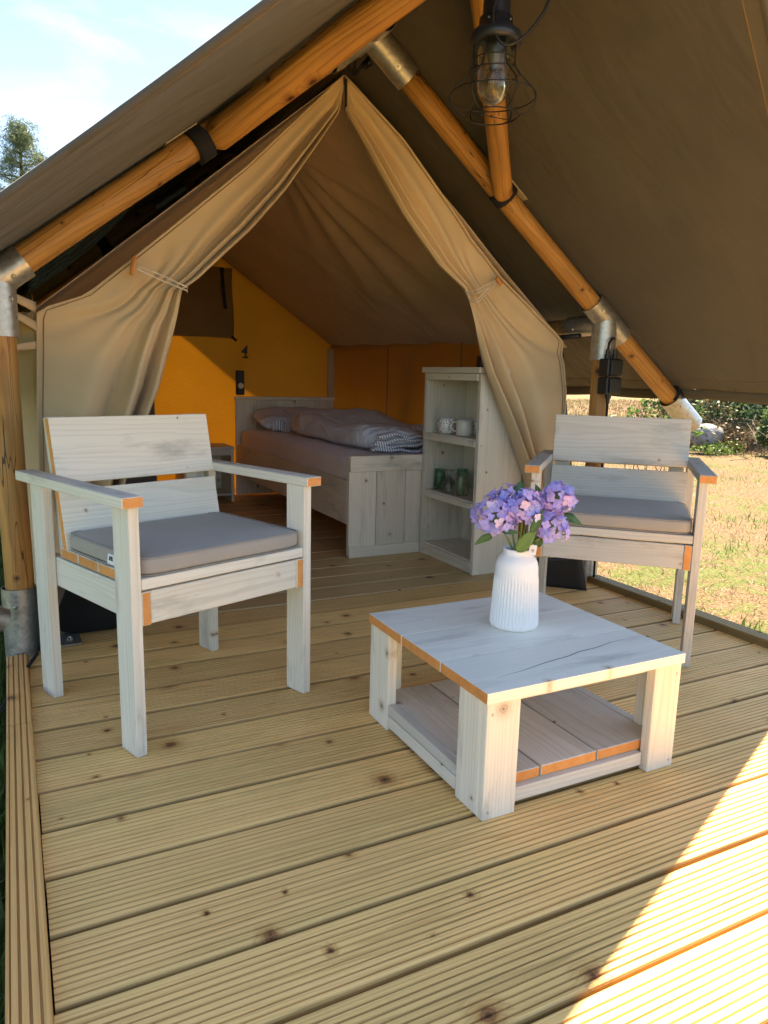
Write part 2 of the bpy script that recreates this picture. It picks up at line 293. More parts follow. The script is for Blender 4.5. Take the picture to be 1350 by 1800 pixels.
# ------------------------------------------------------------------ mesh helpers
def thing(name, label, cat, loc=(0, 0, 0), rz=0, group=None):
    o = bpy.data.objects.new(name, None); C.objects.link(o); o.location = loc; o.rotation_euler = (0, 0, rz); o.empty_display_size = .1
    o['label'] = label; o['category'] = cat
    if group: o['group'] = group
    return o
def tag(o, label, cat, group=None):
    o['label'] = label; o['category'] = cat
    if group: o['group'] = group
    return o
class MB:
    def __init__(s): s.v = []; s.f = []; s.m = []; s.g = []; s.t = []
    def add(s, v, f, mi=0, g=None, t=None):
        b = len(s.v); s.v += [tuple(map(float, q)) for q in v]; s.f += [tuple(b+i for i in q) for q in f]
        s.m += list(mi) if isinstance(mi, (list, tuple)) else [mi]*len(f)
        s.g += [tuple(map(float, q)) for q in (g if g is not None else v)]; s.t += list(t) if t is not None else [0.]*len(v)
        return s
    def box(s, c, size, axis='x', ch=.0018, rot=None, ends=0):
        """chamfered plank; grain along axis; ends=1 uses the cut-end material on the two end faces"""
        h = np.array(size)/2; ch = min(ch, h.min()*.45); V = []; idx = {}
        for sx in (-1, 1):
            for sy in (-1, 1):
                for sz in (-1, 1):
                    for a in range(3):
                        p = np.array([sx, sy, sz])*(h-ch); p[a] = (sx, sy, sz)[a]*h[a]; idx[(sx, sy, sz, a)] = len(V); V.append(p)
        Fs = []; mi = []
        ax = 'xyz'.index(axis)
        for a in range(3):
            b, c2 = (a+1) % 3, (a+2) % 3
            for sg in (-1, 1):
                q = []
                for (u, w_) in ((-1, -1), (1, -1), (1, 1), (-1, 1)):
                    k = [0, 0, 0]; k[a] = sg; k[b] = u; k[c2] = w_; q.append(idx[(*k, a)])
                Fs.append(q if sg > 0 else q[::-1]); mi.append(1 if (ends and a == ax) else 0)
        for a in range(3):        # edges between faces b and c2 running along a
            b, c2 = (a+1) % 3, (a+2) % 3
            for u in (-1, 1):
                for w_ in (-1, 1):
                    k0 = [0, 0, 0]; k0[a] = -1; k0[b] = u; k0[c2] = w_; k1 = list(k0); k1[a] = 1
                    q = [idx[(*k0, b)], idx[(*k1, b)], idx[(*k1, c2)], idx[(*k0, c2)]]
                    Fs.append(q if u*w_ < 0 else q[::-1]); mi.append(0)
        for sx in (-1, 1):
            for sy in (-1, 1):
                for sz in (-1, 1):
                    q = [idx[(sx, sy, sz, a)] for a in range(3)]; Fs.append(q if sx*sy*sz > 0 else q[::-1]); mi.append(0)
        V = np.array(V); o1, o2 = [i for i in range(3) if i != ax]
        if size[o2] > size[o1]: o1, o2 = o2, o1
        off = rng.uniform(0, 1, 3)*[20, 0, 0]; jit = rng.uniform(-.03, .03)
        g = np.stack([V[:, ax]+off[0], V[:, o1]+jit, V[:, o2]], 1)
        if rot is not None: V = V @ np.array(rot).T
        return s.add(V+np.array(c), Fs, mi, g)
    def tube(s, pts, r, n=12, cap=True, mi=0, gs=None, rr=None, wob=0., split=False):
        pts = np.array(pts, float); T = np.gradient(pts, axis=0); T /= np.linalg.norm(T, axis=1)[:, None]
        a = np.array([0, 0, 1.]) if abs(T[0][2]) < .9 else np.array([1., 0, 0]); u = np.cross(T[0], a); u /= np.linalg.norm(u)
        V = []; G = []; L = 0; o = rng.uniform(0, 20)
        for i, p in enumerate(pts):
            u = u-T[i]*(u@T[i]); u /= np.linalg.norm(u); w_ = np.cross(T[i], u)
            if i: L += np.linalg.norm(pts[i]-pts[i-1])
            ri = rr[i] if rr is not None else r
            for k in range(n+1 if split else n):
                th = 2*math.pi*k/n; q = ri*(1+wob*math.sin(3*th+o+i*.7)+wob*.7*math.sin(2*th+i*.35))
                V.append(p+(u*math.cos(th)+w_*math.sin(th))*q); G.append((L+o, (th-math.pi)*ri if split else abs(th-math.pi)*ri, .03))
        if split:
            N = n+1; Fs = [(i*N+k, (i+1)*N+k, (i+1)*N+k+1, i*N+k+1) for i in range(len(pts)-1) for k in range(n)]
            if cap: Fs += [tuple(range(n)), tuple((len(pts)-1)*N+k for k in range(n))[::-1]]
            return s.add(V, Fs, mi, G)
        Fs = [(i*n+k, i*n+(k+1) % n, (i+1)*n+(k+1) % n, (i+1)*n+k) for i in range(len(pts)-1) for k in range(n)]
        Fs = [f[::-1] for f in Fs]
        m = [mi]*len(Fs)
        if cap: Fs += [tuple(range(n)), tuple((len(pts)-1)*n+k for k in range(n))[::-1]]; m += [mi, mi]
        return s.add(V, Fs, m, G)
    def lathe(s, prof, c=(0, 0, 0), n=32, mi=0, rf=None, axis=None):
        V = []; 
        for i, (r, z) in enumerate(prof):
            for k in range(n):
                th = 2*math.pi*k/n; q = r*(rf(th, z) if rf else 1); V.append((q*math.cos(th), q*math.sin(th), z))
        V = np.array(V)
        if axis is not None:
            Q = Vector((0, 0, 1)).rotation_difference(Vector(axis)).to_matrix(); V = V @ np.array(Q).T
        Fs = [(i*n+k, i*n+(k+1) % n, (i+1)*n+(k+1) % n, (i+1)*n+k) for i in range(len(prof)-1) for k in range(n)]
        return s.add(V+np.array(c), Fs, mi)
    def grid(s, nu, nv, fn, mi=0, flip=False, gfn=None):
        V = [fn(i/(nu-1), j/(nv-1)) for j in range(nv) for i in range(nu)]
        Fs = [(j*nu+i, j*nu+i+1, (j+1)*nu+i+1, (j+1)*nu+i) for j in range(nv-1) for i in range(nu-1)]
        if flip: Fs = [f[::-1] for f in Fs]
        return s.add(V, Fs, mi, [gfn(i/(nu-1), j/(nv-1)) for j in range(nv) for i in range(nu)] if gfn else None)
    def build(s, name, mats, parent=None, smooth=False, solid=0., kind=None, bevel=False):
        me = bpy.data.meshes.new(name); me.from_pydata(s.v, [], s.f)
        for m in (mats if isinstance(mats, (list, tuple)) else [mats]): me.materials.append(m)
        me.polygons.foreach_set('material_index', s.m)
        if smooth: me.polygons.foreach_set('use_smooth', [True]*len(s.f))
        a = me.attributes.new('gr', 'FLOAT_VECTOR', 'POINT'); a.data.foreach_set('vector', np.array(s.g, float).ravel())
        if any(s.t): b = me.attributes.new('tint', 'FLOAT', 'POINT'); b.data.foreach_set('value', s.t)
        me.update(); o = bpy.data.objects.new(name, me); C.objects.link(o)
        if parent: o.parent = parent
        if smooth == 'auto':
            me.shade_auto_smooth = True if hasattr(me, 'shade_auto_smooth') else None
        if solid: md = o.modifiers.new('thickness', 'SOLIDIFY'); md.thickness = solid; md.offset = 0
        if kind: o['kind'] = kind
        return o
def plank(name, c, size, axis, mats, parent, rot=None, ends=0, ch=.0018, label=None):
    o = MB().box(c, size, axis, ch, rot, ends).build(name, mats, parent)
    if label: o['label'] = label
    return o
def screw(c, n, parent, r=.0045):
    n = np.array(n, float); m = MB(); m.lathe([(0.0001, .0012), (r*.5, .0013), (r, .0004), (r, -.001)][::-1], c, 10, axis=n)
    return m.build('screw', M_screw, parent, smooth=True)
def bigmesh(name, V, F, mats, mi=None, tint=None, kind=None, parent=None):
    V = np.asarray(V, np.float32).reshape(-1, 3); F = np.asarray(F, np.int32); k = F.shape[1]
    me = bpy.data.meshes.new(name); me.vertices.add(len(V)); me.vertices.foreach_set('co', V.ravel())
    me.loops.add(F.size); me.loops.foreach_set('vertex_index', F.ravel()); me.polygons.add(len(F))
    me.polygons.foreach_set('loop_start', np.arange(0, F.size, k, dtype=np.int32))
    for m in mats: me.materials.append(m)
    if mi is not None: me.polygons.foreach_set('material_index', np.asarray(mi, np.int32))
    me.update(calc_edges=True)
    if tint is not None: b = me.attributes.new('tint', 'FLOAT', 'POINT'); b.data.foreach_set('value', np.asarray(tint, np.float32))
    o = bpy.data.objects.new(name, me); C.objects.link(o)
    if parent: o.parent = parent
    if kind: o['kind'] = kind
    return o
def smoothstep(a, b, x): t = min(1, max(0, (x-a)/(b-a))); return t*t*(3-2*t)
def interp(pts, t):
    """pts: list of (t, x, z)"""
    ts = [p[0] for p in pts]; return (np.interp(t, ts, [p[1] for p in pts]), np.interp(t, ts, [p[2] for p in pts]))
def rotx(a): return np.array(Matrix.Rotation(a, 3, 'X'))

# ================================================================== SETTING: ground
GZ = -.13
def ground():
    n = 60
    xs = np.concatenate([np.linspace(-90, -12, 12)[:-1], np.linspace(-12, 26, 60)[:-1], np.linspace(26, 130, 14)])
    ys = np.concatenate([np.linspace(-60, -8, 8)[:-1], np.linspace(-8, 30, 60)[:-1], np.linspace(30, 160, 14)])
    X, Y = np.meshgrid(xs, ys); Z = GZ+.03*np.sin(X*1.3+Y*.7)*np.cos(Y*.9-X*.3)*np.clip(np.hypot(X-1.2, Y-2)/8-.35, 0, 1)+.0*X
    V = np.stack([X, Y, Z], -1).reshape(-1, 3); nx = len(xs)
    F = [(j*nx+i, j*nx+i+1, (j+1)*nx+i+1, (j+1)*nx+i) for j in range(len(ys)-1) for i in range(nx-1)]
    o = bigmesh('lawn_ground', V, F, [M_ground], kind='structure'); return o
ground()

# ================================================================== DECK
deck = bpy.data.objects.new('wooden_deck', None); C.objects.link(deck); deck['kind'] = 'structure'
PITCHB, Y0 = .162, 1.555
def board_profile(wd, th, grooves, margin=.012, depth=.0036):
    pts = [(-wd/2, -th), (-wd/2, -.006), (-wd/2+.0018, -.0018), (-wd/2+.006, 0)]
    if grooves:
        gw = (wd-2*margin)/grooves
        for i in range(grooves):
            a = -wd/2+margin+i*gw
            pts += [(a+gw*.03, 0), (a+gw*.12, -depth), (a+gw*.29, -depth), (a+gw*.40, 0)]
    pts += [(wd/2-.006, 0), (wd/2-.0018, -.0018), (wd/2, -.006), (wd/2, -th)]
    return pts
def board(name, x0, x1, yc, zt, wd, th, grooves, mat, parent, axis='x', margin=.011, seg=1, bow=0.):
    pr = board_profile(wd, th, grooves, margin); n = len(pr); V = []; G = []; o = rng.uniform(0, 20); j = rng.uniform(-.04, .04)
    sl = rng.uniform(-.0008, .0008)
    for k in range(seg+1):
        x = x0+(x1-x0)*k/seg
        for (a, z) in pr:
            zz = zt+z+a*sl*8+bow*math.sin(3*x+o)
            V.append((x, yc+a, zz) if axis == 'x' else (yc+a, x, zz)); G.append((x+o, a+j, z))
    F = []
    for k in range(seg): F += [(k*n+i, k*n+i+1, (k+1)*n+i+1, (k+1)*n+i) for i in range(n-1)]
    F += [tuple(range(n))[::-1], tuple(seg*n+i for i in range(n))]
    if axis == 'x': F = [f[::-1] for f in F]
    return MB().add(V, F, 0, G).build(name, mat, parent)
for k in range(-13, 27):
    yc = Y0+PITCHB*(k+.5)
    if yc < 2.85: board('deck_board', .004+rng.uniform(-.002, .002), 2.462, yc+rng.uniform(-.0012, .0012), rng.uniform(-.001, .001), PITCHB-rng.uniform(.0085, .0115), .028, 9, M_deck, deck, bow=.0006, seg=6)
    else: board('floor_board', .06, 2.44, yc, rng.uniform(-.0012, .0006), PITCHB-.004, .028, 0, M_floor, deck)
# the trim boards laid along both sides, grooved lengthwise
for (xc, pieces) in ((-.030, ((-.55, 2.06), (2.063, 2.60))), (2.492, ((-.55, 1.35), (1.353, 2.62)))):
    for (a, b) in pieces: board('trim_board', a, b, xc, (.021 if xc < 1 else .031)+rng.uniform(-.001, .001), .064 if xc < 1 else .072, .045, 4, M_trim if xc < 1 else M_trimr, deck, axis='y', margin=.003)
MB().box((1.24, -.575, -.055), (2.48, .03, .11), 'x').build('fascia_board', M_trim, deck)
for xs_ in (-.03, 2.49): MB().box((xs_, 2.66, -.08), (.05, 6.4, .09), 'y').build('joist', M_trim, deck)
for xs_ in (.6, 1.24, 1.9): MB().box((xs_, 2.66, -.08), (.05, 6.4, .1), 'y').build('joist', M_floor, deck)

# ================================================================== TENT
tent = thing('safari_tent', 'brown canvas safari tent on a log frame with its front flaps tied open', 'tent', (0, 0, 0))
YF, YW, YB = 2.67, 2.9, 5.75
ZR, XC, SL = 2.2, 1.25, .768
def rz(x): return ZR-SL*abs(x-XC)
def log(name, a, b, r, parent=tent, n=20, seg=14, wob=.012, bend=.004, mat=None, taper=0., round_a=False, round_b=False, label=None):
    a, b = np.array(a, float), np.array(b, float); ts = list(np.linspace(0, 1, seg)); L = np.linalg.norm(b-a); rr = [r*(1+taper*(t-.5)) for t in ts]
    if round_a: ts = [0, .01, .03]+ts[1:]; rr = [r*.3, r*.7, r*.95]+rr[1:]
    if round_b: ts = ts[:-1]+[.97, .99, 1]; rr = rr[:-1]+[r*.95, r*.7, r*.3]
    o = rng.uniform(0, 6)
    P = [a+(b-a)*t+np.array([0, 0, 1])*bend*math.sin(4*t+o)+np.array([1, 0, 0])*bend*math.sin(3*t+o*2) for t in ts]
    ob = MB().tube(P, r, n, rr=rr, wob=wob, split=True).build(name, mat or M_log, parent, smooth=True)
    if label: ob['label'] = label
    return ob
def sleeve(a, b, r, parent=tent, name='steel_sleeve', bolt=None):
    a, b = np.array(a, float), np.array(b, float); d = (b-a)/np.linalg.norm(b-a)
    m = MB(); t = .0035
    P = [a+d*.0, a, b, b, b-d*.012, b-d*.012]
    m.tube([a, a+(b-a)*.33, a+(b-a)*.66, b], r, 28, cap=False)
    m.tube([b, b-d*.02, b-d*.05], r-t, 28, cap=False); m.tube([a, a+d*.02, a+d*.05], r-t, 28, cap=False)
    for e in (a, b):   # rolled lip ring
        u = np.cross(d, [0, .3, 1.]); u /= np.linalg.norm(u); w_ = np.cross(d, u)
        V = []; n = 28
        for rad in (r, r-t):
            for k in range(n): th = 2*math.pi*k/n; V.append(e+(u*math.cos(th)+w_*math.sin(th))*rad)
        m.add(V, [(k, (k+1) % n, n+(k+1) % n, n+k) for k in range(n)])
    o = m.build(name, M_galv, parent, smooth=True)
    if bolt is not None:
        for (t_, dirn) in bolt:
            dv = np.array(dirn, float); dv /= np.linalg.norm(dv); p = a+(b-a)*t_+dv*(r-.002)
            MB().lathe([(.009, 0), (.009, .004), (.0055, .004), (.005, .009), (.0001, .010)], p, 8, axis=dv).build('bolt', M_screw, o)
    return o
rl = .045
# front frame
log('post', (-.012, YF, .09), (-.012, YF, 1.25), rl, label='left front corner post with a long drying crack')
log('rafter', (-.55, YF, rz(-.55)), (.66+.42, YF, rz(1.08)), rl, label='left front rafter')
log('post', (2.49, YF, .09), (2.49, YF, 1.2), rl, label='right front corner post carrying the socket boxes')
log('rafter', (1.40, YF, rz(1.40)), (3.02, YF, rz(3.02)), rl-.002, label='right front rafter')
# connectors
cm_ = (-.3, -1, .1)
sleeve((-.10, YF, rz(-.10)), (.065, YF, rz(.065)), rl+.008, bolt=[(.8, (0, -1, -.6))])
sleeve((-.012, YF, rz(-.012)), (-.012, YF, 1.055), rl+.007, bolt=[(.35, (.9, -1, 0))])
sleeve((-.012, YF, -.02), (-.012, YF, .235), rl+.009, bolt=[(.78, (-.3, -1, 0))])
sleeve((XC-.16, YF, rz(XC-.16)), (XC, YF, ZR), rl+.010, bolt=[(.35, (0, -1, -1))])
sleeve((XC, YF, ZR), (XC+.17, YF, rz(XC+.17)), rl+.008, bolt=[(.72, (-.4, -1, -.5))])
sleeve((XC, YF-.13, ZR), (XC, YF+.12, ZR), rl+.006, bolt=[(.3, (-.6, 0, -1))])
sleeve((2.40, YF, rz(2.40)), (2.595, YF, rz(2.595)), rl+.009, bolt=[(.2, (-.2, -1, -.2))])
sleeve((2.49, YF, rz(2.49)-.01), (2.49, YF, 1.06), rl+.012)
sleeve((2.49, YF+.03, 1.222), (2.49, YF+.24, 1.222), rl+.004, bolt=[(.7, (-1, -.2, -.4))])
sleeve((2.49, YF, -.02), (2.49, YF, .22), rl+.009, bolt=[(.7, (-.3, -1, 0))])
sleeve((2.955, YF, rz(2.955)), (3.13, YF, rz(3.13)), rl+.010, bolt=[(.25, (-.3, -1, -.2))])
for xx in (-.01, 2.49):   # base plates
    pl = MB().box((xx+(.11 if xx < 1 else -.02), YF+.06, .007), (.15, .13, .006), 'x', .001).build('base_plate', M_galv, tent)
    MB().lathe([(.010, 0), (.010, .005), (.006, .006), (.005, .011), (.0001, .011)], (xx+(.15 if xx < 1 else -.02), YF+.05, .010), 8).build('bolt', M_screw, pl)
# galvanised prop pipe that meets the left post foot from outside
sleeve((-.30, 2.40, .33), (-.062, 2.50, .175), .040, name='prop_pipe')
# far frames, beams and ridge
for yf_ in (4.4, 5.95):
    log('rafter', (-.45, yf_, rz(-.45)), (XC, yf_, ZR), rl); log('rafter', (XC, yf_, ZR), (2.95, yf_, rz(2.95)), rl)
    log('post', (-.012, yf_, -.1), (-.012, yf_, 1.2), rl); log('post', (2.49, yf_, -.1), (2.49, yf_, 1.2), rl)
sleeve((.775, 4.4, rz(.775)), (.945, 4.4, rz(.945)), rl+.007)
log('eave_beam', (2.49, 2.7, 1.222), (2.49, 5.95, 1.222), rl-.005); log('eave_beam', (-.012, 2.7, 1.222), (-.012, 5.95, 1.222), rl-.005)
log('ridge_pole', (XC, 2.55, ZR), (XC, 1.36, ZR), rl-.002, label='front ridge pole running out over the deck')
log('ridge_pole', (XC, 2.78, ZR), (XC, 6.0, ZR), rl-.002)
# the two braces from the rafters up to the overhanging ridge
def brace(x0, r, lbl):
    a = np.array([x0, YF-.055, rz(x0)-.02]); b = np.array([XC, 1.97, ZR-.02]); d = (b-a)
    return log('brace', a-d*.06, a+d*.97, r, taper=.05, round_a=True, wob=.03, label=lbl)
brace(.70, .051, 'thick left brace log with a rounded foot'); brace(1.842, .040, 'right brace log with a rounded foot behind the cage lamp')
def band(p, d, r, wd, parent=tent, name='strap', mat=None):
    p, d = np.array(p, float), np.array(d, float); d /= np.linalg.norm(d); m = MB()
    m.tube([p-d*wd/2, p-d*wd/4, p, p+d*wd/4, p+d*wd/2], r, 28); return m.build(name, mat or M_strap, parent, smooth=True)
band((.625, YF-.01, rz(.625)-.006), (1, 0, SL), rl+.010, .055); band((1.875, YF-.008, rz(1.875)-.004), (1, 0, -SL), rl+.009, .055)
band((.497, 4.4, rz(.497)), (1, 0, SL), rl+.006, .06); band((2.97, YF, rz(2.97)+.02), (1, 0, -SL), rl+.006, .04)
for sx_, x_ in ((1, .56), (-1, 1.93)):   # cream webbing patch between rafter and canopy at each strap
    MB().box((x_, YF-.01, rz(x_)+.064), (.13, .05, .004), 'x', .001, rot=np.array(Matrix.Rotation(-sx_*math.atan(SL), 3, 'Y'))).build('webbing_patch', M_cream, tent)
# ---- canopy
EAVE_X, EAVE_Z = 1.75, .93
def can_front(sgn, u): return (1.22+.60*u) if sgn > 0 else (1.22+.88*u)
def canopy(sgn):
    nu, nv = 46, 60
    def fn(a, b):
        u = a; x = XC+sgn*u*EAVE_X; z = 2.268-(2.268-EAVE_Z)*u
        y = can_front(sgn, u)+(6.0-can_front(sgn, u))*b
        sag = .018*math.sin(math.pi*u)*math.sin(math.pi*min(1, max(0, (y-2.67)/3.3)))
        sag += .010*math.sin(math.pi*u)*math.sin(math.pi*min(1, max(0, (2.67-y)/1.4)))
        # tension creases near the right front rafter foot
        t = (y-2.67)+.35*(u-.95)
        cr_ = .012*math.exp(-((t)/.05)**2)*smoothstep(.55, .95, u)+.009*math.exp(-((t+.16+.25*(1-u))/.05)**2)*smoothstep(.6, .95, u)
        z2 = z-sag+.003*math.sin(9*y+4*u)*u+.8*cr_
        return (x, y, z2)
    o = MB().grid(nu, nv, fn, flip=(sgn < 0)).build('canopy', M_canopy, tent, smooth=True, solid=.003)
    # bottom hem band hanging from the eave, and its stitched seam
    def hf(a, b):
        y = can_front(sgn, 1)+.003+(5.99-can_front(sgn, 1))*a; x, _, z = fn(1, a); return (x-sgn*.004*b+sgn*.002, y, z+.002-.05*b+.0015*math.sin(14*y))
    MB().grid(80, 4, hf, flip=(sgn > 0)).build('hem', M_hem, o, smooth=True, solid=.003)
    P = [np.array(fn(.965, t))+[0, 0, -.003] for t in np.linspace(0, 1, 60)]; MB().tube(P, .0022, 6).build('seam', M_seam, o, smooth=True)
    P = [np.array(fn(t, 0)) for t in np.linspace(0, 1, 40)]; MB().tube(P, .010, 10).build('rolled_edge', M_canopy, o, smooth=True)
    P = [np.array(fn(t, .012))+[0, 0, -.003] for t in np.linspace(0, 1, 40)]; MB().tube(P, .0018, 6).build('seam', M_seam, o, smooth=True)
    return o
canopy(-1)['label'] = 'left canopy slope'; canopy(1)['label'] = 'right canopy slope'

# ---- inner tent room
def roof(sgn):
    def fn(a, b):
        y = 2.875+(YB+.03-2.875)*b; t = (y-2.9)/(YB-2.9)
        zt = 2.118-.13*max(0, t); ze = 1.122+.055*t; u = a
        x = XC+sgn*u*1.20; z = zt+(ze-zt)*u
        sag = .025*math.sin(math.pi*u)*math.sin(math.pi*min(1, max(0, t)))
        wr = 0
        if sgn > 0:     # wrinkles fanning out from the hanging point of the ridge
            dx, dy = u*1.5, (y-3.75); ang = math.atan2(dy, dx+.02); rr_ = math.hypot(dx, dy)
            wr = .030*math.sin(ang*17+1.)*math.exp(-((ang-.1)/.75)**2)*smoothstep(.03, .3, rr_)*(1-smoothstep(.8, 1.7, rr_))
        fl = .05*smoothstep(0, .03, b) if False else 0
        return (x, y, z-sag-wr+fl)
    o = MB().grid(50, 90, fn, flip=(sgn < 0)).build('roof_sheet', M_roofin, tent, smooth=True, solid=.002); return o
roof(-1); roof(1)
def side(x, parent=tent, sgn=1):
    def fn(a, b):
        y = YW+(YB-YW)*a; return (x+sgn*.02*math.sin(math.pi*b)*math.sin(9*a)+.006*math.sin(30*a), y, 0.+1.212*b+.012*math.sin(math.pi*2*a)*b)
    o = MB().grid(60, 20, fn, flip=(sgn < 0)).build('side_wall', M_ochre, tent, smooth=True, solid=.002)
    for ys in (3.75, 4.7):
        MB().box((x-sgn*.012, ys, .59), (.004, .012, 1.15), 'z', .001).build('seam', M_seam, o)
    return o
side(.09, sgn=-1); side(2.41)
def backw():
    def top(x): return 1.996-.665*abs(x-XC)
    def fn(a, b):
        x = .09+(2.41-.09)*a; return (x, YB+.006*math.sin(7*x)*math.sin(5*b), .0+top(x)*b)
    o = MB().grid(60, 30, fn).build('back_wall', M_ochre, tent, smooth=True, solid=.002)
    for i in range(2):
        s_ = -1 if i == 0 else 1
        MB().tube([(XC, YB-.008, 1.985), (XC+s_*1.14, YB-.008, 1.99-.672*1.14)], .006, 6).build('seam', M_seam, o)
    MB().box((2.392, YB-.03, .6), (.055, .05, 1.15), 'z', .01).build('corner_strip', M_roofin, o)
    # rolled-down window cover with a black strap
    def ff(a, b):
        x = 1.085+.49*a; z = 1.225+.52*b-.02*(a-.5)**2
        return (x+.006*math.sin(6*b), YB-.022-.01*math.exp(-((a-.38)/.06)**2)*math.sin(math.pi*b)-.008*math.sin(math.pi*a), z)
    fl = MB().grid(30, 30, ff).build('window_cover', M_flap, o, smooth=True, solid=.003)
    def sf(a, b): z = 1.74-.30*b; return (1.475+.026*a+.022*b*b, YB-.045-.006*math.sin(3*b), z)
    MB().grid(3, 12, sf).build('strap', M_strap, fl, solid=.003)
    MB().box((1.578, YB-.03, 1.222), (.05, .006, .02), 'x', .003, rot=np.array(Matrix.Rotation(R(40), 3, 'Y'))).build('strap', M_strap, fl)
    # grey canvas partition edge at the left
    MB().box((.80, YB-.15, .43), (.29, .012, .86), 'z', .003).build('partition_panel', fabric_mat('grey_canvas', (.13, .12, .11)), o)
    return o
backw()
# front wall: two flaps tied open.  (s, x, z) control curves on the front plane
L_in = [(0, 1.251, 2.075), (.06, 1.235, 1.985), (.14, 1.149, 1.863), (.24, 1.008, 1.665), (.32, .869, 1.505), (.38, .757, 1.40), (.43, .657, 1.305), (.46, .592, 1.256),
        (.50, .575, 1.16), (.56, .548, 1.05), (.64, .505, .90), (.72, .443, .75), (.82, .37, .55), (1, .25, .02)]
L_out = [(0, 1.244, 2.115), (.12, 1.054, 1.925), (.22, .849, 1.722), (.34, .567, 1.476), (.42, .392, 1.326), (.47, .263, 1.216), (.52, .103, 1.155), (.7, .085, .82), (1, .062, .02)]
R_in = [(0, 1.252, 2.075), (.07, 1.262, 2.0), (.18, 1.388, 1.814), (.28, 1.526, 1.634), (.37, 1.707, 1.444), (.42, 1.833, 1.354), (.455, 1.857, 1.305), (.50, 1.90, 1.20), (.56, 1.935, 1.11),
        (.62, 1.984, .985), (.74, 2.113, .745), (.86, 2.255, .47), (1, 2.34, .05)]
R_out = [(0, 1.253, 2.115), (.2, 1.517, 1.919), (.42, 2.012, 1.43), (.5, 2.41, 1.155), (.7, 2.45, .9), (1, 2.462, .05)]
def curtain(inn, outc, sgn, tie_s):
    nu, nv = 90, 110
    def fn(a, b):
        s_ = b; xi, zi = interp(inn, s_); xo, zo = interp(outc, s_)
        wd = math.hypot(xo-xi, zo-zi); u = a
        x = xi+(xo-xi)*u; z = zi+(zo-zi)*u
        prox = math.exp(-((s_-tie_s)/.09)**2)
        dens = 2.6+.9*prox
        ph = 2*math.pi*dens*(1-math.exp(-u*3.0))+1.4
        amp = .050*math.exp(-u*1.7)*(smoothstep(0, .18, s_))*(1-.55*prox)
        if s_ > tie_s: amp *= 1+1.1*smoothstep(tie_s, .8, s_)
        y = YW-.014-amp*(abs(math.sin(.5*(ph+.35*math.sin(4*s_))))*2-1.05)+.010*math.exp(-u*1.5)*math.sin(2.3*ph+2)*smoothstep(.03, .2, s_)
        y += .012*math.sin(3.1*u+2*s_)*math.sin(math.pi*s_)
        y += -.05*prox*math.exp(-u*9)                 # bunch pulled forward at the tie
        z += .006*math.sin(9*s_)*u*(1-u)
        e = math.exp(-u*26); y += .028*e              # inner hem turns back
        return (x, y, z)
    o = MB().grid(nu, nv, fn, flip=(sgn > 0)).build('door_curtain', M_tent, tent, smooth=True, solid=.0025)
    P = [np.array(fn(1, t))+[0, -.006, 0] for t in np.linspace(0, 1, 60)]; MB().tube(P, .0045, 6).build('piping', M_tent, o, smooth=True)
    P = [np.array(fn(.955, t))+[0, -.004, 0] for t in np.linspace(.05, 1, 60)]; MB().tube(P, .0014, 5).build('seam', M_seam, o, smooth=True)
    return o, fn
cl, fl_ = curtain(L_in, L_out, -1, .46); cl['label'] = 'left door curtain tied back'
cr2, fr_ = curtain(R_in, R_out, 1, .455); cr2['label'] = 'right door curtain tied back'
# gathered mosquito net bundled above the inner roof on the left
def netf(a, b):
    x = .10+.70*a; return (x, 3.62+.012*math.sin(b*38+3*a)+.01*math.sin(b*17), 1.315+.735*a+(.035+.05*math.sin(math.pi*a))*(b-.5)*2-.02*math.sin(math.pi*a))
MB().grid(40, 40, netf).build('gathered_net', fabric_mat('grey_net', (.42, .41, .34), .3, tcol=(.4, .42, .3)), tent, smooth=True, solid=.002)
# tie cords with wooden toggles
def tie(parent, a, b, tog, back):
    a, b = np.array(a), np.array(b); m = MB(); n_ = np.array([0, 0, 1.])
    P = [a+n_*.006, (a+b)/2+n_*.010-np.array([0, .004, 0]), b+n_*.007, b+np.array(back)*.5+n_*.004, b+np.array(back), b+np.array(back)*.5-n_*.008, b-n_*.006, (a+b)/2-n_*.008, a-n_*.004]
    Q = []
    for i in range(len(P)-1):
        for t in np.linspace(0, 1, 5)[:-1]: Q.append(P[i]*(1-t)+P[i+1]*t)
    Q.append(P[-1]); m.tube(Q, .0022, 8); m.build('tie_cord', M_cord, parent, smooth=True)
    t = np.array(tog); c = a+np.array([0, -.012, 0]); MB().tube([c-t/2, c-t*.48, c, c+t*.48, c+t/2], .0085, 12, rr=[.006, .0085, .0085, .0085, .006]).build('toggle', M_raw, parent, smooth=True)
tie(cl, (.418, 2.83, 1.325), (.60, 2.795, 1.255), (.014, 0, .066), (.012, .06, 0))
tie(cr2, (2.0, 2.85, 1.395), (1.858, 2.80, 1.335), (.03, 0, -.028), (-.012, .06, 0))
tie(cr2, (1.998, 2.85, 1.39), (1.868, 2.80, 1.30), (.001, 0, -.002), (-.012, .05, 0))
